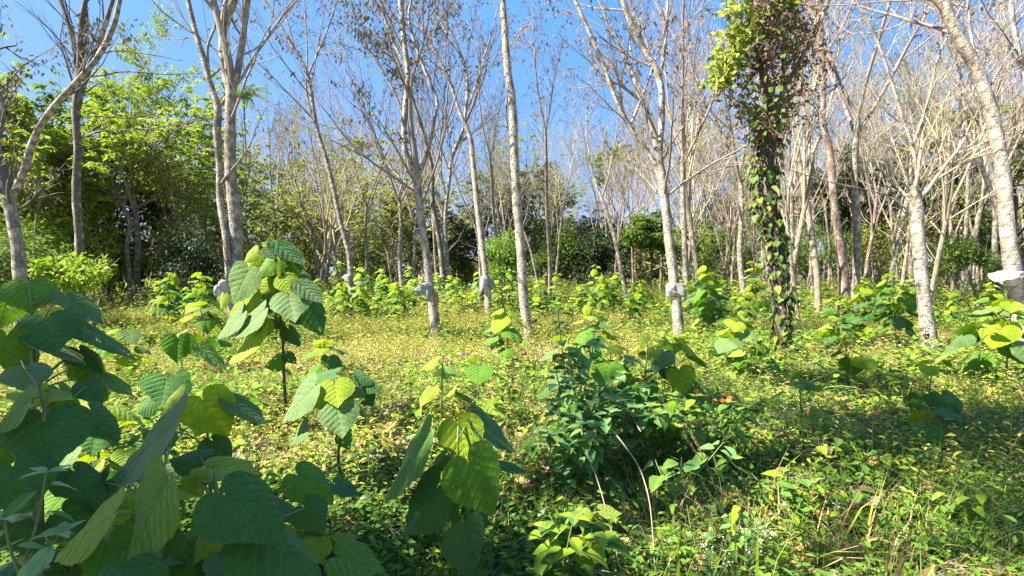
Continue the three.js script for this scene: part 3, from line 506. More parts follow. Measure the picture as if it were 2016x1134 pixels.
leafyTree('olive leafed tree with spreading crown behind the slender leaning tree', 690, 34, 15.5, 3, LEAF.olive, BARK.pale, TWIG.pale, 307, { ...L5, limbs: 8, fork: 0.36, len: 0.2 });
leafyTree('yellowish tree left of the curving forked tree', 760, 33, 13.5, 3, LEAF.olive, BARK.pale, TWIG.pale, 308, { ...L5, limbs: 7, fork: 0.3, len: 0.2 });
leafyTree('dark dense tree behind the skirted tree', 965, 33, 12.5, 2.6, LEAF.deep, BARK.dark, TWIG.dark, 309, { ...L5, limbs: 11, fork: 0.26, len: 0.3, wid: 0.13, r: 0.18 });
leafyTree('round topped olive tree right of the tall straight trunk', 1058, 35, 14, 2.1, LEAF.olive, BARK.pale, TWIG.dark, 310, { ...L5, limbs: 9, fork: 0.42, len: 0.22 });
leafyTree('dark tree with a squat crown left of the forked white tree', 1180, 34, 7.6, 2.4, LEAF.deep, BARK.dark, TWIG.dark, 311, { ...L5, limbs: 10, fork: 0.25, len: 0.28 });
leafyTree('big dark evergreen behind the reddish trunk', 1680, 30, 12.5, 3, LEAF.deep, BARK.dark, TWIG.dark, 312, { ...L5, limbs: 12, fork: 0.3, len: 0.32, wid: 0.13, r: 0.2 });
leafyTree('dark tree half seen behind the snapped trunk', 1840, 28, 13, 2.6, LEAF.deep, BARK.dark, TWIG.dark, 313, { ...L5, limbs: 7, fork: 0.55, len: 0.3 });
leafyTree('dark green tree at the right edge beyond the thickest trunk', 1990, 24, 9, 2.6, LEAF.mid, BARK.dark, TWIG.dark, 314, { ...L5, limbs: 6, fork: 0.55, len: 0.26 });
leafyTree('small bluish green tree by the forked white trunk', 1283, 24, 6.3, 0.9, LEAF.mid, BARK.dark, TWIG.dark, 315, { ...L5, limbs: 7, fork: 0.45, len: 0.3, r: 0.07 });
leafyTree('fresh green sprig-topped tree against the sky right of centre', 1190, 30, 9.8, 1, LEAF.fern, BARK.pale, TWIG.pale, 316, { ...L5, limbs: 3, fork: 0.85, len: 0.2, kids: [5, 5], r: 0.07 });
leafyTree('low mid green tree between the tall trunk and the forked white tree', 1130, 38, 6.5, 2.4, LEAF.mid, BARK.pale, TWIG.grey, 317, { ...L5, limbs: 9, fork: 0.25 });
leafyTree('green understorey tree just left of the vine-covered tree', 1400, 38, 6.4, 2.6, LEAF.mid, BARK.pale, TWIG.grey, 318, { ...L5, limbs: 9, fork: 0.25 });

function bush(label, px, py, d, rx, ry, n, mat, seed, o = {}) {          // leaves through a handful of uneven lobes on a few stems
  const R = rngOf(seed), c = P(px, py, d), base = V(c.x, groundH(c.x, c.z), c.z), hgt = Math.max(0.3, c.y - base.y), t = thing(o.name ?? 'bush', label, 'bush', base, o.group), lb = new MB(), st = new MB(), lobes = [];
  for (let k = 0; k < (o.lobes ?? 9); k++) { const a = R() * 6.28, e = Math.pow(R(), 0.6); lobes.push([V(Math.cos(a) * rx * 0.75 * e, hgt + (R() - 0.45) * ry * 1.5, Math.sin(a) * rx * 0.6 * e), (0.28 + R() * 0.3) * Math.min(rx, ry * 1.2)]); }
  for (const [q, r] of lobes) { const s = V((R() - 0.5) * 0.3, 0, (R() - 0.5) * 0.3); grow(st, s, q.clone().sub(s), q.distanceTo(s), 0.025, 1, R, { levels: 2, kids: [4, 4], ratio: 0.4, angle: 0.7, up: 0, wob: 0.1 }); }
  const L = o.len ?? 0.14, w = o.wid ?? 0.06;
  for (let k = 0; k < n; k++) {
    const [q, r] = lobes[Math.floor(R() * lobes.length)], dr = randDir(R), p = q.clone().addScaledVector(dr, r * Math.pow(R(), 0.4) * (0.8 + R() * 0.5)); if (p.y < 0.02) p.y = R() * 0.4;
    const e = dr.clone().addScaledVector(randDir(R), 0.8); e.y -= o.hang ?? 0.35; e.normalize(); const s = 0.6 + R() * 0.8;
    lb.leaf(p, e, V(0, 1, 0).addScaledVector(dr, 0.6).addScaledVector(randDir(R), 0.4), L * s, w * s);
  }
  if (!st.empty) st.build('stems', o.stem ?? TWIG.grey, t).userData.kind = 'stuff';
  lb.build('foliage', mat, t).userData.kind = 'stuff';
  return t;
}
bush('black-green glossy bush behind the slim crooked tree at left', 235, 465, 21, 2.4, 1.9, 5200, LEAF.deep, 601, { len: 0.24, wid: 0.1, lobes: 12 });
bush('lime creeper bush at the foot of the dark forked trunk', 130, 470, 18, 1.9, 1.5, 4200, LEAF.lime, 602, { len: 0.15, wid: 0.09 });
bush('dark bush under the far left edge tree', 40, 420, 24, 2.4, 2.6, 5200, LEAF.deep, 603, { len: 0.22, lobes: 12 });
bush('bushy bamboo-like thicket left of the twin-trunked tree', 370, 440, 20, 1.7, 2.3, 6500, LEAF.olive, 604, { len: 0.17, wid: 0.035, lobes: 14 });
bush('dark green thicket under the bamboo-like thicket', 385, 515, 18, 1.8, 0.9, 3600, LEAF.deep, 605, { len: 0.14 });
bush('green shrubs banked under the pale left edge tree', 60, 520, 12, 1.6, 0.8, 3600, LEAF.mid, 606, { len: 0.12 });
bush('tangled lime shrub with broad leaves below the dark forked trunk', 175, 532, 11.5, 1.3, 0.5, 850, LEAF.herblime, 607, { len: 0.13, wid: 0.1 });
bush('feathery bright green young tree right of the skirted tree', 992, 505, 17, 0.62, 0.95, 3600, LEAF.fern, 608, { len: 0.13, wid: 0.032, name: 'feathery_shrub' });
bush('olive scrub right of the twin-trunked tree', 600, 470, 30, 2.6, 2.2, 4200, LEAF.olive, 609, { len: 0.16 });
bush('green scrub between the slender leaning tree and the curving tree', 760, 470, 30, 2.6, 2.1, 4200, LEAF.mid, 610, { len: 0.16 });
bush('low yellow scrub closing the bright gap under the sky', 918, 522, 34, 1.8, 0.7, 2400, LEAF.olive, 611, { len: 0.15 });
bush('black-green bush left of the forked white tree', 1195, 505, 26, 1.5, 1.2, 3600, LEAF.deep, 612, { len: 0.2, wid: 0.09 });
bush('green scrub behind the tall straight trunk', 1080, 500, 30, 2.4, 1.3, 3600, LEAF.mid, 613, { len: 0.16 });
bush('olive scrub between the forked white tree and the vine-covered tree', 1420, 500, 28, 2.8, 1.3, 3800, LEAF.mid, 614, { len: 0.15 });
bush('green scrub between the vine-covered tree and the reddish trunk', 1590, 490, 27, 2.2, 1.4, 3400, LEAF.mid, 615, { len: 0.15 });
bush('olive scrub in the stand behind the snapped trunk', 1770, 480, 27, 2.6, 1.6, 3800, LEAF.olive, 616, { len: 0.15 });
bush('green scrub in front of the stand at the right edge', 1930, 510, 17, 1.9, 0.7, 3200, LEAF.mid, 617, { len: 0.12 });
bush('dark scrub low behind the stand right of the snapped trunk', 1900, 470, 30, 2.6, 1.6, 3600, LEAF.deep, 618, { len: 0.18 });

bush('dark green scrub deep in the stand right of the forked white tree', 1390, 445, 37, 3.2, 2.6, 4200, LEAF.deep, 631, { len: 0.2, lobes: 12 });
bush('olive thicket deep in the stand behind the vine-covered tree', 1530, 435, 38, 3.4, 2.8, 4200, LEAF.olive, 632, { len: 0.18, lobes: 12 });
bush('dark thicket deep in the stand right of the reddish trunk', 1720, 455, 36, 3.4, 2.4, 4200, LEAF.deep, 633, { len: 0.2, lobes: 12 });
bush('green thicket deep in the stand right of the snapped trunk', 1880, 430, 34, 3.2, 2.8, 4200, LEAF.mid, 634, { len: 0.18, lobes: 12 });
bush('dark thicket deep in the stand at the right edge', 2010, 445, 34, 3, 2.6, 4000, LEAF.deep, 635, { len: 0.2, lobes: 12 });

function palm(label, px, py, d, fr, seed, mat) {
  const R = rngOf(seed), top = P(px, py, d), base = V(top.x, groundH(top.x, top.z), top.z), h = top.y - base.y, t = thing('palm', label, 'palm', base), mb = new MB(), pts = [], rad = [];
  for (let k = 0; k <= 10; k++) { pts.push(V(Math.sin(k * 0.25) * 0.1, h * k / 10, 0)); rad.push(0.085 - 0.003 * k); } mb.tube(pts, rad, 8, 0.06, 2); mb.build('trunk', BARK.pale, t);
  const n = 11;
  for (let k = 0; k < n; k++) {
    const f = new MB(), a = k / n * 6.28 + R() * 0.4, e = 0.2 + R() * 1.0, dir = V(Math.cos(a), e, Math.sin(a)).normalize(), q = pts[10].clone(), rp = [q.clone()];
    for (let s = 0; s < 9; s++) { q.addScaledVector(dir, fr / 9); dir.y -= 0.16; dir.normalize(); rp.push(q.clone()); const sd = V(-dir.z, 0, dir.x).normalize(); for (const g of [-1, 1]) for (const o of [0, 0.33, 0.66]) f.leaf(q.clone().addScaledVector(dir, -o * fr / 9), sd.clone().multiplyScalar(g).addScaledVector(dir, 0.6).add(V(0, -0.35 - R() * 0.3, 0)).normalize(), V(0, 1, 0), fr * 0.3 * (1.1 - s / 12), fr * 0.035); }
    f.tube(rp, rp.map((_, i) => 0.02 * (1 - i / 12)), 4, 0, 1, false); f.build('frond', mat, t);
  }
}
palm('palm crown rising behind the twin-trunked tree', 478, 188, 32, 1.7, 701, LEAF.mid);
palm('slim palm with dark crown behind the dark forked trunk', 193, 225, 26, 1.5, 702, LEAF.deep);
palm('dark palm behind the slender leaning tree', 710, 290, 34, 1.6, 703, LEAF.deep);
palm('tiny distant palm in the bright gap near the skirted tree', 898, 492, 42, 0.8, 704, LEAF.mid);
palm('dark palm behind the thickest trunk at the right', 1905, 240, 22, 1.6, 705, LEAF.mid);

// the wood beyond, one mass
{
  const R = rngOf(900), mb = new MB(); mb.col = [1, 1, 1];
  for (let k = 0; k < 260; k++) { const dr = randDir(R), e = dr.clone().addScaledVector(randDir(R), 0.8).normalize(); const s = 0.7 + R() * 0.6; mb.col = [s, s, s]; mb.leaf(dr.clone().multiplyScalar(Math.pow(R(), 0.4) * 0.9), e, V(0, 1, 0).addScaledVector(dr, 0.6), 0.28 * s, 0.13 * s); }
  const n = 620, m = new THREE.InstancedMesh(mb.geo(), LEAF.vary, n), M = new THREE.Matrix4(), q = new THREE.Quaternion(), c = new THREE.Color();
  for (let k = 0; k < n; k++) {
    let px = -80 + R() * 2180, d = 44 + R() * 24; const gap = Math.exp(-(((px - 915) / 55) ** 2)), top = (2.2 + 5.2 * vnoise(px / 110, 3, 8) + (px > 1330 ? 1.5 : 0)) * (1 - 0.85 * gap); const p = P(px, HORIZON, d), s = 1 + R() * 1.1;
    q.setFromAxisAngle(UPV, R() * 6.28); M.compose(V(p.x, 0.4 + Math.pow(R(), 0.8) * top, p.z), q, V(s, s * 0.8, s)); m.setMatrixAt(k, M);
    const g = vnoise(px / 60, d / 9, 12); c.setRGB(lerp(0.04, 0.19, g), lerp(0.07, 0.2, g), lerp(0.02, 0.05, g)); m.setColorAt(k, c);
  }
  stuffObj(m, 'distant_woodland', 'distant green woodland closing the view behind the stand', 'woodland');
}
{
  const mb = new MB(); for (const dy of [0, 0.35, 2.2]) { const pts = []; for (let k = 0; k <= 20; k++) pts.push(V(-45 + k * 4.5, 4.0 + dy + 0.6 * ((k - 10) / 10) ** 2, -46)); mb.tube(pts, pts.map(() => 0.022), 4, 0, 1, false); }
  const m = put(mb.geo && new THREE.Mesh(mb.geo(), TWIG.dark), 'overhead_cable', scene); m.userData = { label: 'dark overhead cables crossing the bright gap behind the trees', category: 'cable' };
}

// ---------------------------------------------------------------- trees outside the frame whose shade falls into it
function shadeTree(label, base, crowns, seed, mat = LEAF.mid) {
  const R = rngOf(seed), t = thing('shade_tree', label, 'tree', base), tr = new MB(), tw = new MB(), lb = new MB();
  const mid = crowns.reduce((a, c) => a.add(c[0]), V(0, 0, 0)).multiplyScalar(1 / crowns.length).sub(base), top = V(mid.x * 0.35, mid.y * 0.6, mid.z * 0.35);
  const [c, r] = spline([V(0, -0.05, 0), V(top.x * 0.2, top.y * 0.4, top.z * 0.2), top], [0.2, 0.16, 0.13], 6); tr.tube(c, r, 10, 0.1, seed); tr.build('trunk', BARK.pale, t);
  for (const [w, rad, n] of crowns) {
    const q = w.clone().sub(base); grow(tw, top, q.clone().sub(top), q.distanceTo(top) * 1.05, 0.07, 0, R, { levels: 2, kids: [6, 5], ratio: 0.4, angle: 0.7, up: 0, wob: 0.06 });
    for (let k = 0; k < n; k++) { const dr = randDir(R), p = q.clone().addScaledVector(dr, rad * Math.pow(R(), 0.5)); whorl(lb, p, dr, R, 3, 0.2, 0.09, 0.4); }
  }
  tw.build('branches', TWIG.grey, t).userData.kind = 'stuff'; lb.build('crown', mat, t).userData.kind = 'stuff';
}
const toSun = (p, t) => p.clone().addScaledVector(SUN, t);
shadeTree('leafy tree left of the view, shading the broad-leaved plants in the corner', V(-6.5, 0, 2.2), [[toSun(V(-0.9, 0.8, -1.25), 8), 1.0, 190], [toSun(V(0.1, 0.5, -1.2), 8.5), 0.9, 190], [toSun(V(-1.9, 0.9, -1.5), 7.5), 0.95, 100], [toSun(V(-0.55, 0.1, -1.9), 9), 0.75, 190]], 801);
shadeTree('leafy tree high on the left, shading the lower right of the clearing', V(-6.6, 0, 0.4), [[toSun(V(3.2, 0.2, -3.8), 12.5), 0.75, 200], [toSun(V(3.9, 0.2, -5.7), 13.5), 0.75, 210], [toSun(V(4.4, 0.2, -4.2), 13), 0.75, 190], [toSun(V(0.95, 0.2, -3.5), 11), 0.5, 50], [toSun(V(1.9, 0.2, -4.3), 11.6), 0.4, 60], [toSun(V(2.9, 0.2, -2.7), 12), 0.6, 45]], 802);

// ---------------------------------------------------------------- undergrowth
const UG = {
  sprig(seed, n, h, sp, len, wf, pal, per = 8) {
    const R = rngOf(seed), mb = new MB();
    for (let k = 0; k < n; k++) {
      const a = R() * 6.28, r = sp * Math.sqrt(R()), hh = h * (0.45 + 0.65 * R()), c = pal[Math.floor(R() * pal.length)], v = 0.8 + R() * 0.4, lean = 0.2 + R() * 0.7, b = V(Math.cos(a) * r, 0, Math.sin(a) * r), t = V(Math.cos(a + R()) * lean, 1, Math.sin(a + R()) * lean).normalize();
      mb.col = [0.2, 0.19, 0.06]; mb.blade(b, t, hh * 1.05, 0.005, 0.12, R);
      const p = b.clone(), d = t.clone();
      for (let j = 0; j < per; j++) { p.addScaledVector(d, hh / per); d.y -= 0.045; d.normalize(); const q = j * 2.4 + R(), e = V(Math.cos(q), 0.35 - R() * 0.8, Math.sin(q)).addScaledVector(d, 0.3).normalize(), w = v * (0.75 + R() * 0.5); mb.col = c.map((x) => x * w); const L = len * (1.15 - 0.5 * j / per) * (0.6 + R() * 0.7); mb[len > 0.05 ? 'leaf6' : 'leaf'](p, e, V(0, 1, 0).addScaledVector(randDir(R), 0.5), L, L * wf); }
    }
    return mb.geo();
  },
  herb(seed, n, h, sp, len, wf, pal) { const R = rngOf(seed), mb = new MB(); for (let k = 0; k < n; k++) { const a = R() * 6.28, r = sp * Math.sqrt(R()), y = h * (0.15 + 0.85 * R()) * (1 - 0.4 * (r / sp) ** 2), e = V(Math.cos(a + R() - 0.5), (R() - 0.45) * 0.9, Math.sin(a + R() - 0.5)).normalize(), c = pal[Math.floor(R() * pal.length)], v = 0.75 + R() * 0.5; mb.col = c.map((x) => x * v); const L = len * (0.6 + R() * 0.8); mb[len > 0.05 ? 'leaf6' : 'leaf'](V(Math.cos(a) * r, y, Math.sin(a) * r), e, V(0, 1, 0).addScaledVector(randDir(R), 0.6), L, L * wf); } mb.col = [0.12, 0.12, 0.05]; for (let k = 0; k < n / 6; k++) { const a = R() * 6.28, r = sp * R(); mb.blade(V(Math.cos(a) * r * 0.6, 0, Math.sin(a) * r * 0.6), V(Math.cos(a) * 0.3, 1, Math.sin(a) * 0.3).normalize(), h, 0.006, 0.1, R); } return mb.geo(); },
  grass(seed, n, h, sp, w, pal) { const R = rngOf(seed), mb = new MB(); for (let k = 0; k < n; k++) { const a = R() * 6.28, r = sp * Math.sqrt(R()), c = pal[Math.floor(R() * pal.length)], v = 0.7 + R() * 0.6, t = 0.2 + R() * 0.9; mb.col = c.map((x) => x * v); mb.blade(V(Math.cos(a) * r, 0, Math.sin(a) * r), V(Math.cos(a + R()) * t, 1, Math.sin(a + R()) * t).normalize(), h * (0.5 + R() * 0.7), w * (0.6 + R() * 0.8), 0.25 + R() * 0.4, R); } return mb.geo(); },
  litter(seed, n, sp) { const R = rngOf(seed), mb = new MB(), pal = [[0.24, 0.165, 0.09], [0.42, 0.33, 0.19], [0.15, 0.105, 0.06], [0.5, 0.41, 0.24], [0.33, 0.24, 0.13]]; for (let k = 0; k < n; k++) { const a = R() * 6.28, r = sp * Math.sqrt(R()), e = V(Math.cos(a * 3), (R() - 0.5) * 0.7, Math.sin(a * 3)).normalize(); mb.col = pal[Math.floor(R() * 5)].map((x) => x * (0.7 + R() * 0.6)); const L = 0.05 + R() * 0.08; mb.leaf6(V(Math.cos(a) * r, 0.01 + R() * 0.06, Math.sin(a) * r), e, V(0, 1, 0).addScaledVector(randDir(R), 0.8), L, L * (0.35 + R() * 0.2), 0.5, (R() - 0.5) * 0.8); } return mb.geo(); },
};
const lime = [[0.29, 0.36, 0.018], [0.38, 0.41, 0.03], [0.19, 0.29, 0.014], [0.42, 0.40, 0.065]], green = [[0.12, 0.24, 0.02], [0.18, 0.31, 0.022], [0.09, 0.19, 0.02]], tan = [[0.46, 0.35, 0.15], [0.54, 0.43, 0.22], [0.36, 0.24, 0.13], [0.42, 0.38, 0.09]];
const zone = (x, z) => fbm(x * 0.55 + 3, z * 0.55 + 7, 20), zone2 = (x, z) => fbm(x * 0.3 + 13, z * 0.3 - 4, 30);
function scatter(name, label, cat, geo, n, seed, fn, mat = LEAF.vary) {  // fn(R) -> [x, z, scale, tint, lift] or null
  const R = rngOf(seed), m = new THREE.InstancedMesh(geo, mat, n), M = new THREE.Matrix4(), q = new THREE.Quaternion(), q2 = new THREE.Quaternion(), c = new THREE.Color(); let k = 0;
  for (let tries = 0; k < n && tries < n * 12; tries++) {
    const a = fn(R); if (!a) continue; const [x, z, s, t, lift = 0] = a;
    q.setFromAxisAngle(UPV, R() * 6.28).multiply(q2.setFromAxisAngle(V(1, 0, 0), (R() - 0.5) * 0.5));
    M.compose(V(x, groundH(x, z) + lift, z), q, V(s, s * (0.8 + R() * 0.5), s)); m.setMatrixAt(k, M); c.setRGB(t[0], t[1], t[2]); m.setColorAt(k, c); k++;
  }
  m.count = k; return stuffObj(m, name, label, cat);
}
function inView(R, d0, d1, pow = 2) { const d = Math.pow(lerp(Math.pow(d0, pow), Math.pow(d1, pow), R()), 1 / pow), x = (R() * 2 - 1) * (d * 1.06 + 0.6); return [x, -d, d]; }
const mound = (x, z) => 0.4 + 1.15 * fbm(x * 0.8, z * 0.8, 40);
const tint = (R, a = 0.25) => { const v = 1 - a / 2 + R() * a, w = (R() - 0.5) * 0.2; return [v * (1 + w), v, v * (1 - w * 0.5)]; };
const patch = (x, z, k) => vnoise(x * 0.62 + k * 17, z * 0.62 - k * 9, 60 + k) + 0.35 * vnoise(x * 2.3, z * 2.3, 70 + k) - 0.17;
[['sunlit yellow-green weeds carpeting the clearing', UG.sprig(1000, 7, 0.34, 0.2, 0.044, 0.42, [...lime, tan[3]]), 12000, 0.28, 1],
  ['drifts of greener leafy weeds in the sunlit clearing', UG.sprig(1001, 6, 0.36, 0.2, 0.075, 0.6, [...green, lime[2]]), 3600, 0.56, 0.95],
  ['patches of withered tan weeds in the clearing', UG.sprig(1002, 8, 0.3, 0.2, 0.04, 0.4, [...tan, lime[3], lime[1]]), 4600, 0.5, 0.9],
  ['taller yellow-topped weeds standing in clumps over the clearing', UG.sprig(1003, 6, 0.55, 0.16, 0.05, 0.35, [lime[0], lime[1], tan[3]], 12), 1900, 0.58, 0.9],
  ['low creeping weeds between the taller weeds of the clearing', UG.herb(1004, 60, 0.12, 0.26, 0.03, 0.5, [...lime, ...green]), 5200, 0.2, 1],
].forEach(([label, geo, n, th, sc], s) => scatter('undergrowth', label, 'undergrowth', geo, n, 1100 + s, (R) => { const [x, z, d] = inView(R, 3.0, 24, 1.6); return patch(x, z, s) > th + R() * 0.1 ? [x, z, sc * 1.12 * (0.6 + 0.6 * mound(x, z)) * (0.85 + d * 0.016) * (0.7 + R() * 0.6), tint(R)] : null; }));
for (let s = 0; s < 2; s++) scatter('dry_grass', ['dry straw and withered weeds tangled through the clearing', 'straw coloured withered stems between the weeds'][s], 'dry grass', UG.grass(1020 + s, 44, 0.36, 0.2, 0.009, [...tan, lime[1], lime[2]]), 2600, 1120 + s, (R) => { const [x, z, d] = inView(R, 2.2, 20, 1.6); return zone(x, z) < 0.5 - R() * 0.2 ? [x, z, mound(x, z) * (0.7 + d * 0.006) * (0.8 + R() * 0.5), tint(R)] : null; });
scatter('undergrowth', 'green leafy weeds crowding the near edge of the clearing', 'undergrowth', UG.sprig(1030, 6, 0.3, 0.18, 0.06, 0.42, [...green, lime[2]]), 2700, 1130, (R) => { const [x, z] = inView(R, 1.6, 6, 1.3); return zone2(x, z) > 0.36 + R() * 0.12 ? [x, z, 0.55 + R() * 0.5, tint(R)] : null; });
scatter('undergrowth', 'dark leafy weeds under the broad-leaved plants at left', 'undergrowth', UG.sprig(1035, 6, 0.3, 0.18, 0.06, 0.5, green), 900, 1135, (R) => { const [x, z] = inView(R, 1.1, 3.6, 1.2); return x < 0.35 ? [x, z, 0.7 + R() * 0.5, tint(R)] : null; });
scatter('undergrowth', 'fine pale weeds among the dead leaves of the near ground', 'undergrowth', UG.herb(1031, 40, 0.16, 0.18, 0.03, 0.5, [...lime, ...green]), 2800, 1131, (R) => { const [x, z] = inView(R, 1.6, 6.5, 1.3); return [x, z, 0.7 + R() * 0.6, tint(R)]; });
scatter('grass', 'fine green grass in the shaded lower right', 'grass', UG.grass(1032, 40, 0.26, 0.18, 0.006, [...green, ...green, lime[2], tan[0]]), 4200, 1132, (R) => { const [x, z] = inView(R, 1.6, 7, 1.3); return x > -0.4 || R() < 0.3 ? [x, z, 0.7 + R() * 0.6, tint(R)] : null; });
scatter('leaf_litter', 'brown dead leaves littering the near ground', 'leaf litter', UG.litter(1033, 26, 0.26), 1500, 1133, (R) => { const [x, z, d] = inView(R, 1.5, 9, 1.4); if (x < 0 && d < 2.6) return null; return [x, z, 0.7 + R() * 0.5, tint(R, 0.5), 0.02 + 0.07 * R()]; }, LEAF.litter);
scatter('undergrowth', 'leafy scrub at the far edge of the clearing under the trees', 'undergrowth', UG.herb(1034, 60, 0.7, 0.5, 0.11, 0.6, [...green, ...lime]), 3000, 1134, (R) => { const [x, z, d] = inView(R, 15, 44, 1.7); return [x, z, (0.6 + 0.7 * vnoise(x * 0.3, z * 0.3, 44)) * (1 + R() * 0.3), tint(R)]; });

{ // thin dead twigs lying through the weeds
  const R = rngOf(1040), mb = new MB(); for (let k = 0; k < 9; k++) { const a = R() * 6.28, p = V((R() - 0.5) * 0.4, 0.03 + R() * 0.12, (R() - 0.5) * 0.4), pts = [p.clone()], d = V(Math.cos(a), (R() - 0.4) * 0.5, Math.sin(a)); for (let j = 0; j < 4; j++) { d.addScaledVector(randDir(R), 0.25).normalize(); p.addScaledVector(d, 0.07 + R() * 0.06); pts.push(p.clone()); } mb.col = [0.38, 0.3, 0.2].map((x) => x * (0.5 + R() * 0.8)); mb.tube(pts, pts.map((_, j) => 0.0035 - 0.0005 * j), 3, 0, 1, false); }
  scatter('fallen_twigs', 'thin dead twigs and bare stalks lying through the weeds', 'twigs', mb.geo(), 520, 1140, (R) => { const [x, z] = inView(R, 1.5, 10, 1.4); return [x, z, 0.7 + R() * 0.6, tint(R, 0.4)]; }, LEAF.litter);
}

// ---------------------------------------------------------------- broad-leaved plants: traced leaves
// leaf: [junction x, y, tip x, y, width px, depth, material, geometry, tip turned away?]
function tracedPlant(name, label, foot, top, leaves, o = {}) {
  const topP = P(...top), base = P(foot[0], foot[1], foot[2]); base.y = groundH(base.x, base.z);
  const t = thing(name, label, o.cat ?? 'plant', base), st = new MB(), R = rngOf(foot[0] * 7 + foot[1]);
  const s0 = V(0, 0, 0), s1 = topP.sub(base), sp = []; for (let k = 0; k <= 8; k++) sp.push(s0.clone().lerp(s1, k / 8).add(V(Math.sin(k * 1.3 + foot[0]) * 0.012, 0, Math.cos(k * 1.7) * 0.012)));
  st.tube(sp, sp.map((_, k) => (o.r ?? 0.009) * (1.25 - k / 11)), 7, 0.08, 1);
  for (const [bx, by, tx, ty, w, d, mi, gi = 0, away = 0] of leaves) {
    const B = P(bx, by, d), T0 = P(tx, ty, d), lp = B.distanceTo(T0), th = Math.atan2(Math.abs(tx - bx), Math.abs(ty - by)), lpx = Math.hypot(tx - bx, ty - by), wr = w / F * d * Math.cos(Math.atan((clamp(bx, 0, W) - W / 2) / F)) * (w > lpx * 1.05 && th > 0.7 ? 1 - 0.28 * Math.sin(2 * th) ** 2 : 1); let L = wr / 1.2, dir, roll = 0;
    const ray = B.clone().sub(camera.position).normalize();
    if (L > lp) { const dd = Math.sqrt(L * L - lp * lp); dir = T0.clone().sub(B).addScaledVector(ray, (away ? 1 : -1) * dd); } else { L = lp; dir = T0.clone().sub(B); roll = Math.acos(clamp(wr / (1.2 * L), 0.2, 1)); }
    dir.normalize(); let n = ray.clone().negate(); n.addScaledVector(dir, -n.dot(dir)).normalize();
    if (roll) { const a = n.clone().applyAxisAngle(dir, roll), b = n.clone().applyAxisAngle(dir, -roll); n = a.y > b.y ? a : b; } else if (n.y < -0.1 && !away) n.negate();
    const local = B.clone().sub(base); leafMesh(BIGGEO[gi], BIG[mi], leafMatrix(local, dir, n, L), t);
    let k = 8, best = 1e9; for (let q = 2; q <= 8; q++) { const e = sp[q].distanceTo(local) + Math.max(0, sp[q].y - local.y + 0.03) * 3; if (e < best) { best = e; k = q; } }
    const mid = sp[k].clone().lerp(local, 0.55); mid.y += 0.03; mid.addScaledVector(n, -0.015); const [pc] = spline([sp[k], mid, local], [1, 1, 1], 4); st.tube(pc, pc.map((_, i) => (o.pr ?? 0.0045) * (1 - i * 0.04)), 5, 0, 1, false);
  }
  st.build('stem', o.stem ?? TWIG.green, t); return t;
}
tracedPlant('broad_leaved_plant', 'tall shaded broad-leaved plant at the left edge, upper leaves catching light', [55, 900, 2.1], [62, 600, 2.05], [
  [54, 561, 60, 613, 128, 2.1, 1, 1], [93, 632, 112, 696, 145, 1.95, 0, 0], [137, 588, 199, 643, 60, 2.1, 0, 2], [174, 647, 273, 708, 42, 2.1, 0, 4], [14, 664, 12, 730, 112, 1.85, 1, 0], [93, 681, 168, 723, 42, 1.95, 3, 2], [160, 692, 203, 735, 60, 2.1, 0, 1], [96, 610, 100, 632, 60, 2.2, 2, 1], [10, 600, -10, 650, 90, 2.2, 1, 0], [150, 700, 140, 760, 80, 2.15, 1, 3], [30, 690, 60, 740, 90, 2.2, 0, 0], [190, 720, 215, 790, 60, 2.2, 1, 1], [205, 745, 262, 785, 40, 2.2, 1, 2],
], { r: 0.012 });
tracedPlant('broad_leaved_plant', 'broad-leaved plant with huge dark heart leaves in the left corner', [60, 1100, 1.6], [85, 800, 1.55], [
  [49, 729, 57, 772, 108, 1.7, 3, 0], [64, 776, 146, 792, 48, 1.75, 2, 2], [91, 827, 97, 916, 192, 1.55, 0, 0], [27, 924, 47, 1012, 176, 1.42, 0, 0], [52, 793, -8, 852, 50, 1.5, 1, 2], [180, 808, 238, 865, 84, 1.75, 0, 1], [120, 770, 165, 830, 70, 1.85, 1, 1], [170, 760, 200, 800, 60, 1.9, 0, 0], [-5, 870, -20, 930, 120, 1.6, 1, 0], [150, 930, 215, 985, 130, 1.6, 0, 1], [20, 1020, 90, 1090, 150, 1.5, 0, 1], [130, 1010, 200, 1040, 140, 1.6, 0, 3], [90, 770, 60, 800, 60, 1.6, 2, 0],
], { r: 0.012 });
tracedPlant('broad_leaved_plant', 'broad-leaved plant with a big drooping green leaf, front left', [300, 1130, 1.5], [312, 950, 1.45], [
  [337, 842, 218, 962, 66, 1.7, 3, 2], [322, 964, 262, 1111, 108, 1.38, 1, 2], [214, 1020, 114, 1104, 76, 1.42, 2, 2], [248, 1118, 252, 1185, 168, 1.25, 0, 1], [330, 1050, 300, 1110, 90, 1.5, 0, 0], [205, 950, 150, 1010, 110, 1.65, 0, 1],
], { r: 0.011 });
tracedPlant('broad_leaved_plant', 'broad-leaved plant whose deep green leaf lies flat at the bottom centre left', [440, 1130, 1.55], [445, 960, 1.5], [
  [380, 944, 396, 979, 58, 1.7, 2, 0], [419, 922, 514, 938, 62, 1.8, 2, 2], [412, 925, 352, 938, 42, 1.8, 2, 1], [450, 981, 562, 1068, 212, 1.38, 0, 0], [508, 1052, 640, 1136, 175, 1.42, 0, 1], [590, 939, 657, 992, 84, 2.0, 1, 0], [664, 955, 711, 980, 34, 2.1, 0, 2], [600, 1000, 640, 1040, 110, 1.7, 0, 1], [672, 1100, 756, 1128, 80, 1.65, 1, 2], [395, 900, 330, 900, 60, 1.95, 0, 1],
], { r: 0.011 });
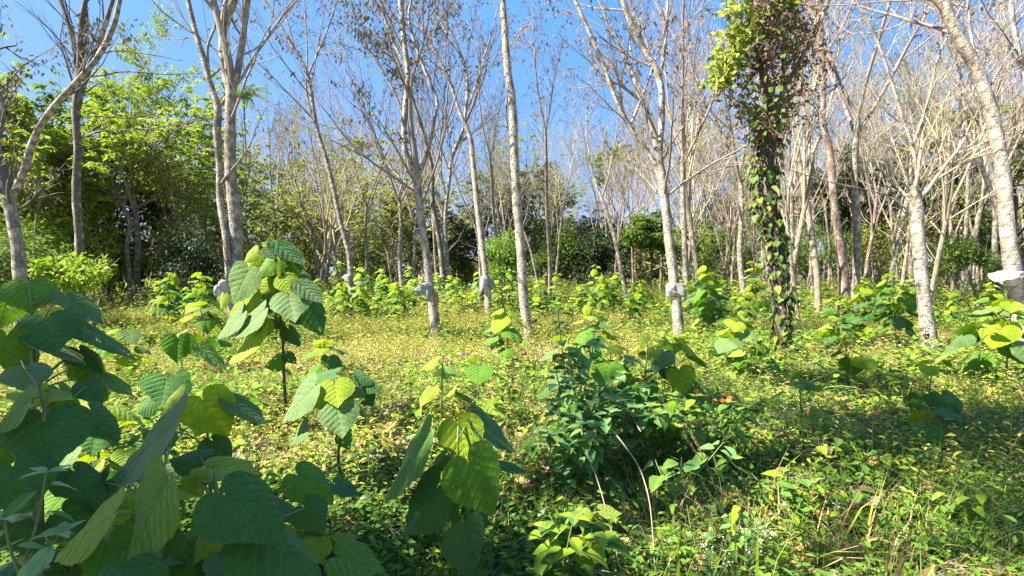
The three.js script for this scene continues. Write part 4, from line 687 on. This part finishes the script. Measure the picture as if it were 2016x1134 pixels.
tracedPlant('broad_leaved_plant', 'yellow-green lit broad-leaved plant left of the bottom centre', [425, 960, 2.35], [405, 800, 2.3], [
  [402, 790, 450, 860, 116, 2.25, 2, 0], [355, 783, 304, 829, 64, 2.35, 2, 1], [460, 793, 527, 842, 46, 2.35, 0, 2], [395, 830, 380, 862, 45, 2.3, 2, 1], [440, 780, 470, 770, 40, 2.5, 1, 0], [420, 870, 455, 915, 70, 2.3, 0, 1], [340, 850, 290, 880, 70, 2.3, 0, 0],
]);
tracedPlant('broad_leaved_plant', 'half-shaded two-leaved plant at left below the small lit sapling', [318, 860, 2.8], [328, 765, 2.8], [
  [328, 749, 318, 790, 108, 2.75, 0, 0], [318, 744, 285, 772, 46, 2.85, 2, 1], [350, 740, 375, 760, 60, 2.85, 1, 0], [300, 790, 262, 812, 60, 2.8, 0, 1],
]);
tracedPlant('broad_leaved_plant', 'small sunlit sapling left of the tall sapling', [352, 770, 3.7], [358, 680, 3.7], [
  [350, 668, 348, 714, 70, 3.6, 1, 0], [399, 687, 447, 736, 34, 3.7, 1, 2], [380, 668, 396, 700, 48, 3.8, 2, 1], [345, 690, 325, 700, 34, 3.8, 2, 0], [410, 672, 420, 700, 36, 3.9, 1, 1],
]);
tracedPlant('broad_leaved_plant', 'tallest broad-leaved sapling, standing sunlit in front of the twin trunk', [568, 790, 4.2], [543, 500, 4.2], [
  [487, 537, 461, 600, 66, 4.1, 3, 2], [560, 547, 573, 580, 52, 4.0, 2, 1], [569, 585, 580, 634, 84, 3.9, 3, 0], [594, 563, 638, 600, 44, 4.0, 3, 2], [608, 603, 637, 660, 62, 4.2, 0, 4], [551, 484, 598, 526, 42, 4.2, 0, 2], [499, 497, 478, 516, 36, 4.2, 2, 1], [506, 498, 480, 532, 40, 4.3, 2, 1], [520, 494, 541, 511, 34, 4.1, 3, 0], [550, 480, 545, 504, 32, 4.3, 2, 1], [523, 478, 530, 490, 20, 4.3, 2, 0], [588, 535, 616, 556, 40, 4.4, 0, 1], [560, 530, 580, 548, 40, 4.4, 0, 0], [500, 580, 454, 622, 48, 4.2, 2, 2], [475, 620, 431, 668, 34, 4.1, 3, 2], [515, 615, 466, 668, 36, 4.0, 3, 2], [522, 632, 498, 668, 34, 4.1, 2, 1], [515, 650, 455, 718, 38, 4.1, 2, 2], [542, 630, 565, 650, 40, 4.3, 0, 1], [570, 650, 592, 682, 36, 4.3, 0, 1], [555, 708, 520, 722, 36, 4.2, 1, 4], [566, 698, 584, 716, 26, 4.2, 0, 4], [440, 583, 432, 610, 22, 4.3, 2, 1], [530, 545, 520, 570, 40, 4.4, 1, 0], [575, 505, 600, 520, 34, 4.4, 1, 0], [548, 600, 530, 625, 40, 4.4, 1, 0], [535, 510, 500, 545, 52, 4.15, 1, 1], [570, 512, 590, 545, 46, 4.2, 1, 0], [530, 560, 505, 590, 46, 4.2, 2, 1], [582, 560, 612, 590, 48, 4.3, 0, 0], [540, 590, 520, 618, 44, 4.15, 3, 2], [585, 620, 612, 640, 44, 4.3, 0, 1], [545, 520, 548, 545, 34, 4.0, 2, 0],
], { r: 0.013, stem: TWIG.brown });
tracedPlant('broad_leaved_plant', 'sapling with a glowing yellow leaf and a pale one, right of the tall sapling', [673, 880, 3.1], [664, 770, 3.1], [
  [659, 757, 664, 797, 78, 3.0, 2, 0], [664, 803, 673, 856, 84, 2.9, 3, 0], [615, 766, 560, 832, 50, 3.0, 3, 2], [652, 738, 590, 752, 34, 3.2, 0, 4], [603, 840, 575, 877, 28, 3.0, 3, 2], [640, 785, 612, 800, 40, 3.1, 2, 1], [700, 740, 735, 756, 44, 3.4, 0, 1], [720, 758, 752, 772, 40, 3.4, 0, 0], [690, 765, 722, 780, 40, 3.3, 1, 1], [720, 780, 735, 800, 36, 3.4, 0, 0], [676, 855, 690, 885, 34, 3.1, 1, 4],
], { stem: TWIG.brown });
tracedPlant('broad_leaved_plant', 'broad-leaved plant at bottom centre with a bright top leaf', [925, 1134, 2.1], [905, 870, 2.15], [
  [902, 838, 923, 903, 94, 2.25, 2, 0], [924, 914, 970, 1019, 124, 2.05, 1, 0], [837, 868, 763, 992, 48, 2.2, 1, 2], [857, 964, 788, 1055, 92, 2.1, 0, 0], [940, 827, 1013, 895, 44, 2.35, 0, 2], [993, 918, 1037, 930, 20, 2.4, 0, 2], [915, 1045, 928, 1142, 90, 1.95, 0, 0], [875, 898, 843, 925, 46, 2.35, 1, 1], [890, 840, 862, 870, 36, 2.4, 2, 1], [935, 990, 960, 1040, 60, 2.2, 0, 1], [880, 985, 900, 1030, 50, 2.25, 1, 0],
]);

function sapling(label, px, py, d, h, n, L, seed, o = {}) {             // leaves in a spiral on an upright stem; py is where the stem leaves the weeds
  const R = rngOf(seed), c = P(px, py, d), base = V(c.x, groundH(c.x, c.z), c.z), t = thing('broad_leaved_plant', label, 'plant', base, o.group), st = new MB(), geo = o.low ? BIGLOW : BIGGEO.slice(0, 4), lx = (R() - 0.5) * 0.15, low = o.from ?? 0.45;
  const at = (f) => V(lx * f * h, h * f, Math.sin(f * 3 + seed) * 0.03); const sp = []; for (let k = 0; k <= 6; k++) sp.push(at(k / 6)); st.tube(sp, sp.map((_, k) => 0.009 * (1.2 - k / 9)), 6, 0, 1);
  for (let k = 0; k < n; k++) {
    const f = k / Math.max(1, n - 1), a = k * 2.4 + seed + R() * 0.5, s = at(lerp(low, 1, f)), out = V(Math.cos(a), 0, Math.sin(a)), pl = L * lerp(1.0, 0.35, f * f) * (0.7 + R() * 0.5), b = s.clone().addScaledVector(out, pl * 0.85).add(V(0, pl * lerp(0.25, 0.7, f), 0));
    const dr = lerp(0.35, 0.1, f) + R() * 0.7, dir = out.clone().multiplyScalar(Math.cos(dr)).add(V(0, -Math.sin(dr), 0)), nor = UPV.clone().multiplyScalar(Math.cos(dr)).addScaledVector(out, Math.sin(dr)).addScaledVector(randDir(R), 0.25), sz = L * lerp(1, 0.55, f * f) * (0.75 + R() * 0.45);
    const u = R(); leafMesh(geo[Math.floor(R() * geo.length)], BIG[f > 0.75 || u < 0.25 ? 2 : u < 0.7 ? 1 : u < 0.85 ? 3 : 0], leafMatrix(b, dir, nor, sz), t);
    const mid = s.clone().lerp(b, 0.5).add(V(0, 0.02, 0)); st.tube([s, mid, b], [0.004, 0.0035, 0.003], 4, 0, 1, false);
  }
  st.build('stem', o.brown ? TWIG.brown : TWIG.green, t); return t;
}
sapling('low lit plant with two facing heart leaves right of the sapling pair', 868, 740, 4.3, 0.72, 6, 0.2, 31);
sapling('dark-leaved plant with one raised heart leaf in the centre', 935, 745, 4.2, 0.74, 6, 0.2, 32);
sapling('lit sapling against the foot of the tall straight trunk', 1003, 690, 6.5, 0.95, 13, 0.24, 33);
sapling('yellow lit sapling right of the tall straight trunk', 1165, 680, 6.4, 0.95, 14, 0.22, 34);
sapling('broad-leaved plant at the top of the climbing shrub', 1120, 720, 4.3, 0.85, 10, 0.2, 35);
sapling('broad-leaved plant with glowing leaves beside the climbing shrub', 1205, 760, 4.4, 0.8, 12, 0.21, 36);
sapling('lit broad-leaved plant between the shrub and the forked white tree', 1262, 760, 4.6, 0.78, 10, 0.2, 37);
sapling('dark-tipped broad-leaved plant in front of the forked white tree', 1318, 770, 4.5, 0.75, 11, 0.21, 38);
sapling('sapling with a yellow top leaf right of the forked white tree', 1450, 680, 6.6, 0.85, 11, 0.26, 39);
sapling('lush plant behind and right of the forked white tree', 1400, 640, 10.5, 1.5, 17, 0.3, 40, { from: 0.25 });
sapling('lush plant crowding the tree right of the rain guard', 1375, 610, 13, 1.35, 15, 0.3, 41, { from: 0.25 });
sapling('plant with pale leaves left of the foot of the vine-covered tree', 1490, 730, 6.2, 0.6, 6, 0.22, 42);
sapling('two-leaved dark plant in the shade before the snapped trunk', 1672, 755, 5.6, 0.55, 4, 0.22, 43, { from: 0.8 });
sapling('lit cluster right of the vine-covered tree', 1640, 650, 9, 1.05, 14, 0.27, 44, { from: 0.25 });
sapling('tall lit clump just left of the snapped trunk', 1765, 610, 9.5, 1.45, 18, 0.3, 45, { from: 0.3 });
sapling('broad clump left of the clump by the snapped trunk', 1705, 610, 10, 1.2, 15, 0.3, 46, { from: 0.3 });
sapling('sapling at the right edge with large drooping leaves', 1985, 720, 5.6, 1.05, 12, 0.3, 47, { from: 0.4 });
sapling('leaning leaves left of the right edge sapling', 1930, 730, 5.6, 0.8, 5, 0.3, 48);
sapling('small plant in the lower right shade with a bright bent leaf', 1820, 900, 4.4, 0.62, 6, 0.2, 49);
sapling('low dark heart leaf plant in the lower right shade', 1815, 960, 3.9, 0.4, 5, 0.2, 50);
sapling('seedling with round green leaves left of the lower right shade', 1570, 870, 4.2, 0.5, 5, 0.18, 51);
sapling('small bluish plant behind the weeds left of centre', 640, 705, 6.2, 0.6, 9, 0.22, 52);
sapling('low heart-leaved seedling at the bottom centre right', 1140, 1110, 2.3, 0.42, 6, 0.16, 53);
sapling('ragged dark sapling on the bank left of the tall sapling', 400, 640, 7, 1.05, 9, 0.26, 54, { brown: 1 });
sapling('lit sapling on the bank at left behind the corner plants', 250, 690, 6, 0.75, 9, 0.22, 55);
{
  const R = rngOf(66), bands = [[620, 840, 14, 20, 'low broad-leaved shrub in the bright band left of the curving tree', 'broad-leaved shrubs left of the curving tree', 22], [860, 1010, 15, 21, 'low broad-leaved shrub behind the skirted tree', 'broad-leaved shrubs behind the skirted tree', 9], [1060, 1320, 13, 20, 'low broad-leaved shrub between the tall trunk and the forked white tree', 'broad-leaved shrubs behind the climbing shrub', 22], [1340, 1540, 12, 19, 'low broad-leaved shrub in front of the stand beside the vine-covered tree', 'broad-leaved shrubs left of the vine-covered tree', 18], [1560, 2010, 12, 20, 'low broad-leaved shrub at the foot of the dense right stand', 'broad-leaved shrubs at the foot of the right stand', 28], [300, 440, 11, 16, 'low broad-leaved shrub on the bank below the bamboo-like thicket', 'broad-leaved shrubs on the left bank', 6]];
  const protos = [0, 1, 2, 3].map((k) => { const q = sapling('x', 1008, 560, 14, 1.0 + k * 0.12, 19, 0.23, 90 + k, { low: 1, from: 0.2 }); scene.remove(q); return q; });
  taken.broad_leaved_plant -= 4;
  for (const [x0, x1, d0, d1, label, group, n] of bands) for (let k = 0; k < n; k++) { const d = lerp(d0, d1, R()), p = P(lerp(x0, x1, (k + R()) / n), HORIZON, d), o = copyOf(protos[Math.floor(R() * 4)], label, group); o.position.set(p.x, groundH(p.x, p.z), p.z); o.rotation.y = R() * 6.28; const k0 = 0.5 + 0.8 * R(); o.scale.set(k0 * (0.85 + R() * 0.4), k0 * (0.75 + R() * 0.4), k0 * (0.85 + R() * 0.4)); }
}

// ---------------------------------------------------------------- herbs and shrubs with leaves that can be told apart
const HG = [[0.62, 0.2, 0.15], [0.75, 0.3, 0.3], [0.42, 0.25, 0.2]].map(([w, f, d]) => { const m = new MB(); m.leaf6(V(0, 0, 0), V(0, 1, 0), V(0, 0, 1), 1, w, f, d); return m.geo(); });
const SHARD = (R, p, e, n, L, t, mats, gi, name = 'leaf') => leafMesh(HG[gi], mats[Math.floor(R() * mats.length)], leafMatrix(p, e, n, L), t, name);
function shrub(name, label, cat, stems, o) {                             // stems: polylines [x, y, depth]; leaves in pairs along them
  const R = rngOf(o.seed), f = stems[0][0], base = P(f[0], f[1], f[2]); base.y = groundH(base.x, base.z);
  const t = thing(name, label, cat, base), sm = new MB();
  for (const S of stems) {
    const [c, r] = spline(S.map((q) => P(...q).sub(base)), S.map((_, k) => o.r * (1 - 0.6 * k / S.length)), 5); sm.tube(c, r, 5, 0, 1, false);
    const len = c.reduce((a, q, k) => a + (k ? q.distanceTo(c[k - 1]) : 0), 0), n = Math.round(len / o.gap);
    for (let k = 0; k < n; k++) {
      const i = lerp(o.start ?? 0.15, 1, (k + 0.5) / n) * (c.length - 1), a = Math.min(c.length - 2, Math.floor(i)), p = c[a].clone().lerp(c[a + 1], i - a), ang = R() * 6.28;
      for (const s of [0, 3.14]) { const e = V(Math.cos(ang + s), 0.15 - R() * 0.7, Math.sin(ang + s)).normalize(), L = o.len * (0.6 + R() * 0.7), q = p.clone().addScaledVector(e, o.stalk ?? L * 0.2); SHARD(R, q, e, V(0, 1, 0).addScaledVector(randDir(R), 0.35), L, t, o.mats, o.geo[Math.floor(R() * o.geo.length)]); }
    }
    if (o.bunch) for (let k = 0; k < 4; k++) { const a = k * 1.57 + R(), e = V(Math.cos(a), 0.3, Math.sin(a)).normalize(); SHARD(R, c[c.length - 1], e, UPV, o.len * 0.7, t, o.mats, o.geo[0]); }
  }
  sm.build('stem', o.stem ?? TWIG.green, t); return t;
}
const PETAL = [flat('orange petals', 0.85, 0.2, 0.025, 0.6), flat('red orange petals', 0.75, 0.1, 0.03, 0.6)];
const flowerGeo = (() => { const R = rngOf(5), m = new MB(); for (let k = 0; k < 22; k++) { const a = R() * 6.28, e = R() * 1.2, d = V(Math.cos(a) * Math.sin(e), Math.cos(e), Math.sin(a) * Math.sin(e)), c = d.clone().multiplyScalar(0.014); for (let j = 0; j < 5; j++) { const x = V().crossVectors(d, randDir(R)).normalize(); m.leaf(c, x.addScaledVector(d, 0.2).normalize(), d, 0.0065, 0.005, 0.1); } } return m.geo(); })();
function flower(t, px, py, d, k, s = 1) { const m = put(new THREE.Mesh(flowerGeo, PETAL[k]), 'flower_head', t); m.position.copy(P(px, py, d)).sub(t.position); m.scale.setScalar(s * 1.15); m.rotation.set(0.6, k, 0); }
const climb = shrub('climbing_shrub', 'tall blue-green climbing shrub in the centre foreground with opposite drooping leaves', 'shrub', [
  [[1135, 860, 3.3], [1118, 780, 3.35], [1108, 700, 3.4], [1097, 600, 3.45]], [[1135, 860, 3.3], [1150, 770, 3.3], [1165, 700, 3.4], [1170, 655, 3.5]], [[1135, 860, 3.3], [1110, 790, 3.15], [1095, 735, 3.2]], [[1150, 850, 3.2], [1185, 770, 3.2], [1225, 735, 3.3]],
  [[1140, 850, 3.1], [1165, 790, 3.0], [1190, 760, 3.1], [1220, 800, 3.0]], [[1130, 850, 3.0], [1120, 800, 2.9], [1128, 760, 3.0]], [[1160, 900, 2.9], [1148, 850, 2.9], [1138, 800, 3.0]], [[1150, 850, 3.2], [1230, 790, 3.3], [1290, 780, 3.4]], [[1150, 830, 3.3], [1140, 730, 3.5], [1135, 680, 3.6]],
  [[1160, 900, 3.1], [1200, 800, 3.2], [1240, 770, 3.3], [1280, 760, 3.4]], [[1160, 900, 3.0], [1180, 840, 2.95], [1205, 810, 2.9]], [[1140, 900, 3.1], [1105, 830, 3.1], [1085, 790, 3.1]], [[1160, 900, 3.2], [1215, 830, 3.1], [1260, 815, 3.1], [1300, 830, 3.1]], [[1150, 850, 3.3], [1125, 740, 3.4], [1120, 690, 3.5]], [[1180, 900, 3.2], [1260, 840, 3.3], [1330, 800, 3.4]],
], { seed: 61, r: 0.006, gap: 0.042, len: 0.085, geo: [0, 1], mats: [LEAF.bluegreen, LEAF.bluegreen, LEAF.herb], start: 0.1, bunch: 1 });
for (const [x, y, k] of [[1160, 748, 1], [1213, 757, 1]]) flower(climb, x, y, 3.1, k, 0.8);
const canes = thing('trailing_canes', 'two long pale bare canes trailing down from the climbing shrub', 'canes', P(1135, 1000, 2.6));
for (const L of [[[1133, 800, 3.0], [1145, 850, 2.85], [1160, 905, 2.65], [1176, 945, 2.5], [1200, 1030, 2.3], [1228, 1150, 2.05]], [[1195, 835, 2.9], [1228, 875, 2.8], [1258, 920, 2.65], [1276, 975, 2.5], [1285, 1050, 2.3], [1290, 1150, 2.15]], [[1235, 800, 3.1], [1250, 830, 3.0], [1262, 850, 2.9]]]) { const mb = new MB(), [c, r] = spline(L.map((q) => P(...q).sub(canes.position)), L.map((_, k) => 0.0046 - 0.0006 * k), 6); mb.tube(c, r.map((q, k) => q * (k % 7 === 3 ? 1.5 : 1)), 6, 0.25, 3); mb.build('cane', TWIG.cane, canes); }
for (const [k, label, x, y, d, w, hh, mats] of [[0, 'low blue-green mound of small leaves right of the climbing shrub', 1235, 880, 3.1, 85, 105, [LEAF.bluegreen, LEAF.herb]], [1, 'wide green mound of small leaves before the forked white tree', 1310, 880, 3.25, 75, 95, [LEAF.herb, LEAF.herb, LEAF.herblime]], [2, 'leafy mound at the foot of the climbing shrub', 1130, 930, 2.9, 80, 110, [LEAF.bluegreen, LEAF.herb]]]) {
  const R = rngOf(640 + k), st = []; for (let j = 0; j < 13; j++) { const a = (j / 12 * 2 - 1), dz = (R() - 0.5) * 0.5; st.push([[x + a * 15, y, d], [x + a * w * 0.55 + R() * 10, y - hh * (0.45 + R() * 0.2), d + dz * 0.6], [x + a * w + (R() - 0.5) * 20, y - hh * (1 - 0.45 * a * a) * (0.7 + R() * 0.4), d + dz]]); }
  shrub('leafy_shrub', label, 'shrub', st, { seed: 650 + k, r: 0.003, gap: 0.07, len: 0.085, geo: [0, 1], mats, start: 0.1, bunch: 1 });
}
const lan = shrub('flowering_shrub', 'low lantana-like shrub with orange flower heads right of the climbing shrub', 'shrub', [
  [[1400, 900, 3.1], [1390, 830, 3.1], [1372, 780, 3.1]], [[1400, 900, 3.1], [1375, 860, 3.0], [1368, 836, 2.95]], [[1400, 900, 3.1], [1420, 830, 3.2], [1437, 792, 3.2]], [[1400, 900, 3.1], [1450, 820, 3.2], [1500, 780, 3.3]], [[1400, 900, 3.1], [1440, 850, 3.1], [1480, 800, 3.2], [1530, 790, 3.3]], [[1400, 900, 3.1], [1340, 840, 3.1], [1310, 800, 3.2]], [[1400, 900, 3.1], [1350, 830, 3.2], [1345, 790, 3.3]],
], { seed: 62, r: 0.005, gap: 0.045, len: 0.08, geo: [0, 1], mats: [LEAF.herb, LEAF.herblime, LEAF.herb], start: 0.2, bunch: 1 });
for (const [x, y, k] of [[1372, 773, 0], [1437, 786, 0], [1422, 791, 0], [1368, 832, 0]]) flower(lan, x, y, 2.95, k, 1.15);
const lan2 = shrub('flowering_shrub', 'sprawling weed with a red flower in the dry patch at right', 'shrub', [
  [[1560, 1010, 2.75], [1550, 950, 2.75], [1555, 910, 2.75]], [[1560, 1010, 2.75], [1530, 960, 2.7], [1520, 945, 2.7]], [[1560, 1010, 2.75], [1585, 960, 2.75], [1600, 930, 2.8]], [[1480, 940, 2.8], [1445, 915, 2.8], [1430, 895, 2.8]],
], { seed: 63, r: 0.004, gap: 0.09, len: 0.085, geo: [0], mats: [LEAF.herblime, LEAF.herb], start: 0.3 });
flower(lan2, 1533, 927, 2.7, 1); flower(lan2, 1598, 970, 2.6, 1, 0.6);
const lan3 = shrub('flowering_shrub', 'weed with a red flower left of the climbing shrub', 'shrub', [[[1075, 920, 2.9], [1065, 870, 2.9], [1062, 850, 2.9]], [[1075, 920, 2.9], [1090, 860, 2.95], [1100, 830, 3.0]], [[1075, 920, 2.9], [1050, 880, 2.85], [1040, 850, 2.9]]], { seed: 64, r: 0.004, gap: 0.06, len: 0.05, geo: [0], mats: [LEAF.herblime, LEAF.herb], start: 0.2 });
flower(lan3, 1062, 848, 2.85, 1); flower(lan3, 1067, 843, 2.85, 1, 0.8);
shrub('pointed_leaved_herb', 'pale pointed-leaved herb in front of the dark leaves in the left corner', 'herb', [[[40, 1134, 1.2], [70, 1040, 1.25], [92, 930, 1.3]], [[40, 1134, 1.2], [20, 1080, 1.2], [8, 1020, 1.2]], [[60, 1150, 1.2], [90, 1090, 1.2], [120, 1050, 1.25]]], { seed: 65, r: 0.004, gap: 0.055, len: 0.085, geo: [2], mats: [LEAF.paleherb, LEAF.paleherb, LEAF.herb], start: 0.1, bunch: 1 });
shrub('pointed_leaved_herb', 'pale-leaved herb between the yellow-lit plant and the big drooping leaf', 'herb', [[[300, 900, 1.9], [305, 860, 1.9], [320, 835, 1.9]], [[300, 900, 1.9], [285, 870, 1.9], [280, 850, 1.95]], [[310, 905, 1.9], [345, 870, 1.9], [360, 850, 1.9]]], { seed: 66, r: 0.003, gap: 0.05, len: 0.06, geo: [2, 0], mats: [LEAF.herb], start: 0.1, bunch: 1 });
shrub('heart_leaved_herb', 'herb with rounded pointed leaves at the bottom, left of the pale canes', 'herb', [[[1110, 1120, 2.15], [1120, 1060, 2.15], [1130, 1020, 2.2]], [[1110, 1120, 2.15], [1160, 1070, 2.1], [1195, 1060, 2.1]], [[1110, 1120, 2.15], [1085, 1070, 2.2], [1075, 1040, 2.2]]], { seed: 67, r: 0.004, gap: 0.085, len: 0.1, geo: [1], mats: [LEAF.herb, LEAF.herblime], start: 0.2, bunch: 1 });
shrub('heart_leaved_herb', 'herb with one broad heart leaf right of the pale canes', 'herb', [[[1330, 980, 2.6], [1340, 930, 2.6], [1342, 900, 2.6]], [[1330, 980, 2.6], [1300, 930, 2.6], [1290, 905, 2.65]], [[1330, 980, 2.6], [1400, 900, 2.6], [1425, 870, 2.65]]], { seed: 68, r: 0.004, gap: 0.09, len: 0.1, geo: [1], mats: [LEAF.herb, LEAF.bluegreen], start: 0.3 });
// lobed and ovate herbs scattered over the near ground, each a plant of its own
{
  const R = rngOf(71), spec = [
    ['right', 'low bright herb in the sunlit lower right foreground', 'bright herbs of the lower right foreground', 1480, 1960, 920, 1120, 26, [LEAF.herblime, LEAF.herb], 0.062],
    ['mid', 'low green herb around the foot of the pale canes', 'green herbs round the pale canes', 1010, 1470, 860, 1120, 26, [LEAF.herb, LEAF.bluegreen, LEAF.herblime], 0.055],
    ['centre', 'low lit herb among the dry litter in the centre foreground', 'lit herbs in the centre litter', 680, 1080, 740, 1000, 22, [LEAF.herblime, LEAF.herb], 0.05],
    ['slope', 'low green herb on the half-shaded ground at right', 'green herbs on the right ground', 1440, 2000, 760, 920, 26, [LEAF.herb, LEAF.herblime], 0.06],
  ];
  for (const [, label, group, x0, x1, y0, y1, n, mats, len] of spec) for (let k = 0; k < n; k++) {
    const px = lerp(x0, x1, R()), py = lerp(y0, y1, R()), d = (EYE - 0.18) / ((py - HORIZON) / F), p = P(px, py, d), base = V(p.x, groundH(p.x, p.z), p.z), t = thing('leafy_herb', label, 'herb', base, group), sm = new MB(), ns = 2 + Math.floor(R() * 2);
    for (let s = 0; s < ns; s++) {
      const a = R() * 6.28, tip = V(Math.cos(a) * 0.1, 0.2 + R() * 0.16, Math.sin(a) * 0.1), c = [V(0, 0, 0), tip.clone().multiplyScalar(0.5).add(V(0, 0.03, 0)), tip]; sm.tube(c, [0.003, 0.0025, 0.002], 4, 0, 1, false);
      for (let j = 0; j < 5; j++) { const b = a + j * 1.9 + R(), e = V(Math.cos(b), -0.1 - R() * 0.4, Math.sin(b)).normalize(), q = tip.clone().multiplyScalar(0.45 + 0.13 * j).addScaledVector(e, 0.015); SHARD(R, q, e, V(0, 1, 0).addScaledVector(randDir(R), 0.35), len * (0.7 + R() * 0.7), t, mats, Math.floor(R() * 2)); }
    }
    sm.build('stem', TWIG.green, t);
  }
}
shrub('trunk_climber', 'small dark creeper climbing the foot of the snapped white trunk', 'creeper', [[[1838, 700, 7.35], [1826, 672, 7.3], [1822, 645, 7.3], [1832, 625, 7.3]]], { seed: 70, r: 0.005, gap: 0.05, len: 0.075, geo: [1], mats: [LEAF.deep], start: 0.1 });
{ const mb = new MB(), a = P(1752, 752, 6.3), pts = [[1752, 752, 6.3], [1790, 715, 6.6], [1830, 690, 7.0], [1872, 655, 7.3]].map((q) => P(...q).sub(a)), [c, r] = spline(pts, [0.016, 0.014, 0.011, 0.006], 5); mb.tube(c, r, 7, 0.15, 4); const t = thing('fallen_branch', 'thin dark fallen branch leaning against the foot of the snapped trunk', 'branch', a); mb.build('stick', BARK.dark, t); }
sapling('shaded broad-leaved plant filling the left corner bottom', 150, 1160, 1.75, 0.62, 9, 0.22, 151, { from: 0.5 });
sapling('shaded broad-leaved plant under the big drooping leaf', 270, 1060, 2.0, 0.6, 9, 0.2, 152, { from: 0.4 });
sapling('shaded broad-leaved plant behind the deep green flat leaf', 470, 1010, 2.1, 0.55, 9, 0.19, 153, { from: 0.4 });
sapling('low shaded broad-leaved plant at the bottom left of the centre plant', 640, 1110, 2.0, 0.42, 8, 0.18, 154, { from: 0.4 });
sapling('dark broad-leaved plant between the corner plants and the lit one', 250, 900, 2.5, 0.62, 10, 0.2, 155, { from: 0.35 });
sapling('half-lit broad-leaved plant behind the left corner plants', 190, 800, 2.9, 0.72, 10, 0.22, 156, { from: 0.4 });
// foxtail grass, long blades, tiny white blossoms
{
  const straw = flat('straw', 0.45, 0.36, 0.16), t = thing('foxtail_grass', 'tuft of foxtail grass with tan bristly heads right of the canes', 'grass tuft', P(1415, 1010, 2.6)), R = rngOf(81);
  for (const L of [[[1420, 1010], [1395, 920], [1350, 835]], [[1422, 1010], [1400, 940], [1348, 858]], [[1425, 1010], [1418, 950], [1405, 900]], [[1425, 1010], [1385, 900], [1360, 850]]]) {
    const mb = new MB(), [c, r] = spline(L.map(([x, y]) => P(x, y, 2.6).sub(t.position)), [0.0022, 0.0018, 0.0014], 6); mb.tube(c, r, 4, 0, 1, false); mb.build('stalk', TWIG.green, t);
    const hd = new MB(); for (let k = 0; k < 130; k++) { const i = c.length - 1 - Math.floor(R() * 5), p = c[i].clone().lerp(c[i - 1], R()), e = c[i].clone().sub(c[i - 1]).normalize().addScaledVector(randDir(R), 0.8).normalize(); hd.leaf(p, e, randDir(R), 0.014, 0.0012, 0); } hd.build('seed_head', straw, t);
  }
  const b = thing('long_grass', 'few long grass blades arching at the bottom right of centre', 'grass tuft', P(1335, 1140, 2.0));
  for (const [x, y, tx, w] of [[1335, 1150, -0.02, 0.012], [1350, 1140, 0.3, 0.007], [1490, 1140, -0.02, 0.012], [1300, 1150, 0.35, 0.006], [1400, 1150, 0.25, 0.006], [1520, 1140, 0.2, 0.008]]) { const mb = new MB(); const p = P(x, y, 2.0).sub(b.position); mb.blade(p, V(tx, 1, 0.05).normalize(), 0.22 + R() * 0.12, w, tx > 0.1 ? 0.55 : 0.03, R); mb.build('blade', LEAF.herblime, b); }
  const wht = flat('white blossom', 0.5, 0.51, 0.42, 0.8);
  for (const [label, x, y, d] of [['tiny white blossoms on a weed at the bottom right of centre', 1470, 1060, 2.15], ['tiny white blossoms low at the bottom edge right of centre', 1405, 1095, 2.05], ['greyish fluffy seed head behind the deep green flat leaf', 492, 890, 2.1]]) {
    const p = P(x, y, d), base = V(p.x, groundH(p.x, p.z), p.z), q = thing('blossoming_weed', label, 'weed', base), st = new MB(), fl = new MB(), top = p.clone().sub(base), lv = new MB();
    for (let k = 0; k < 16; k++) { const e = top.clone().add(V((R() - 0.5) * 0.12, (R() - 0.3) * 0.1, (R() - 0.5) * 0.12)); st.tube([V(0, 0, 0), top.clone().multiplyScalar(0.6), e], [0.003, 0.002, 0.001], 3, 0, 1, false); for (let j = 0; j < 6; j++) fl.leaf(e.clone().addScaledVector(randDir(R), 0.016), randDir(R), randDir(R), 0.008, 0.006); }
    st.build('stem', TWIG.green, q); fl.build('blossoms', wht, q).userData.kind = 'stuff';
  }
}
renderer.render(scene, camera);
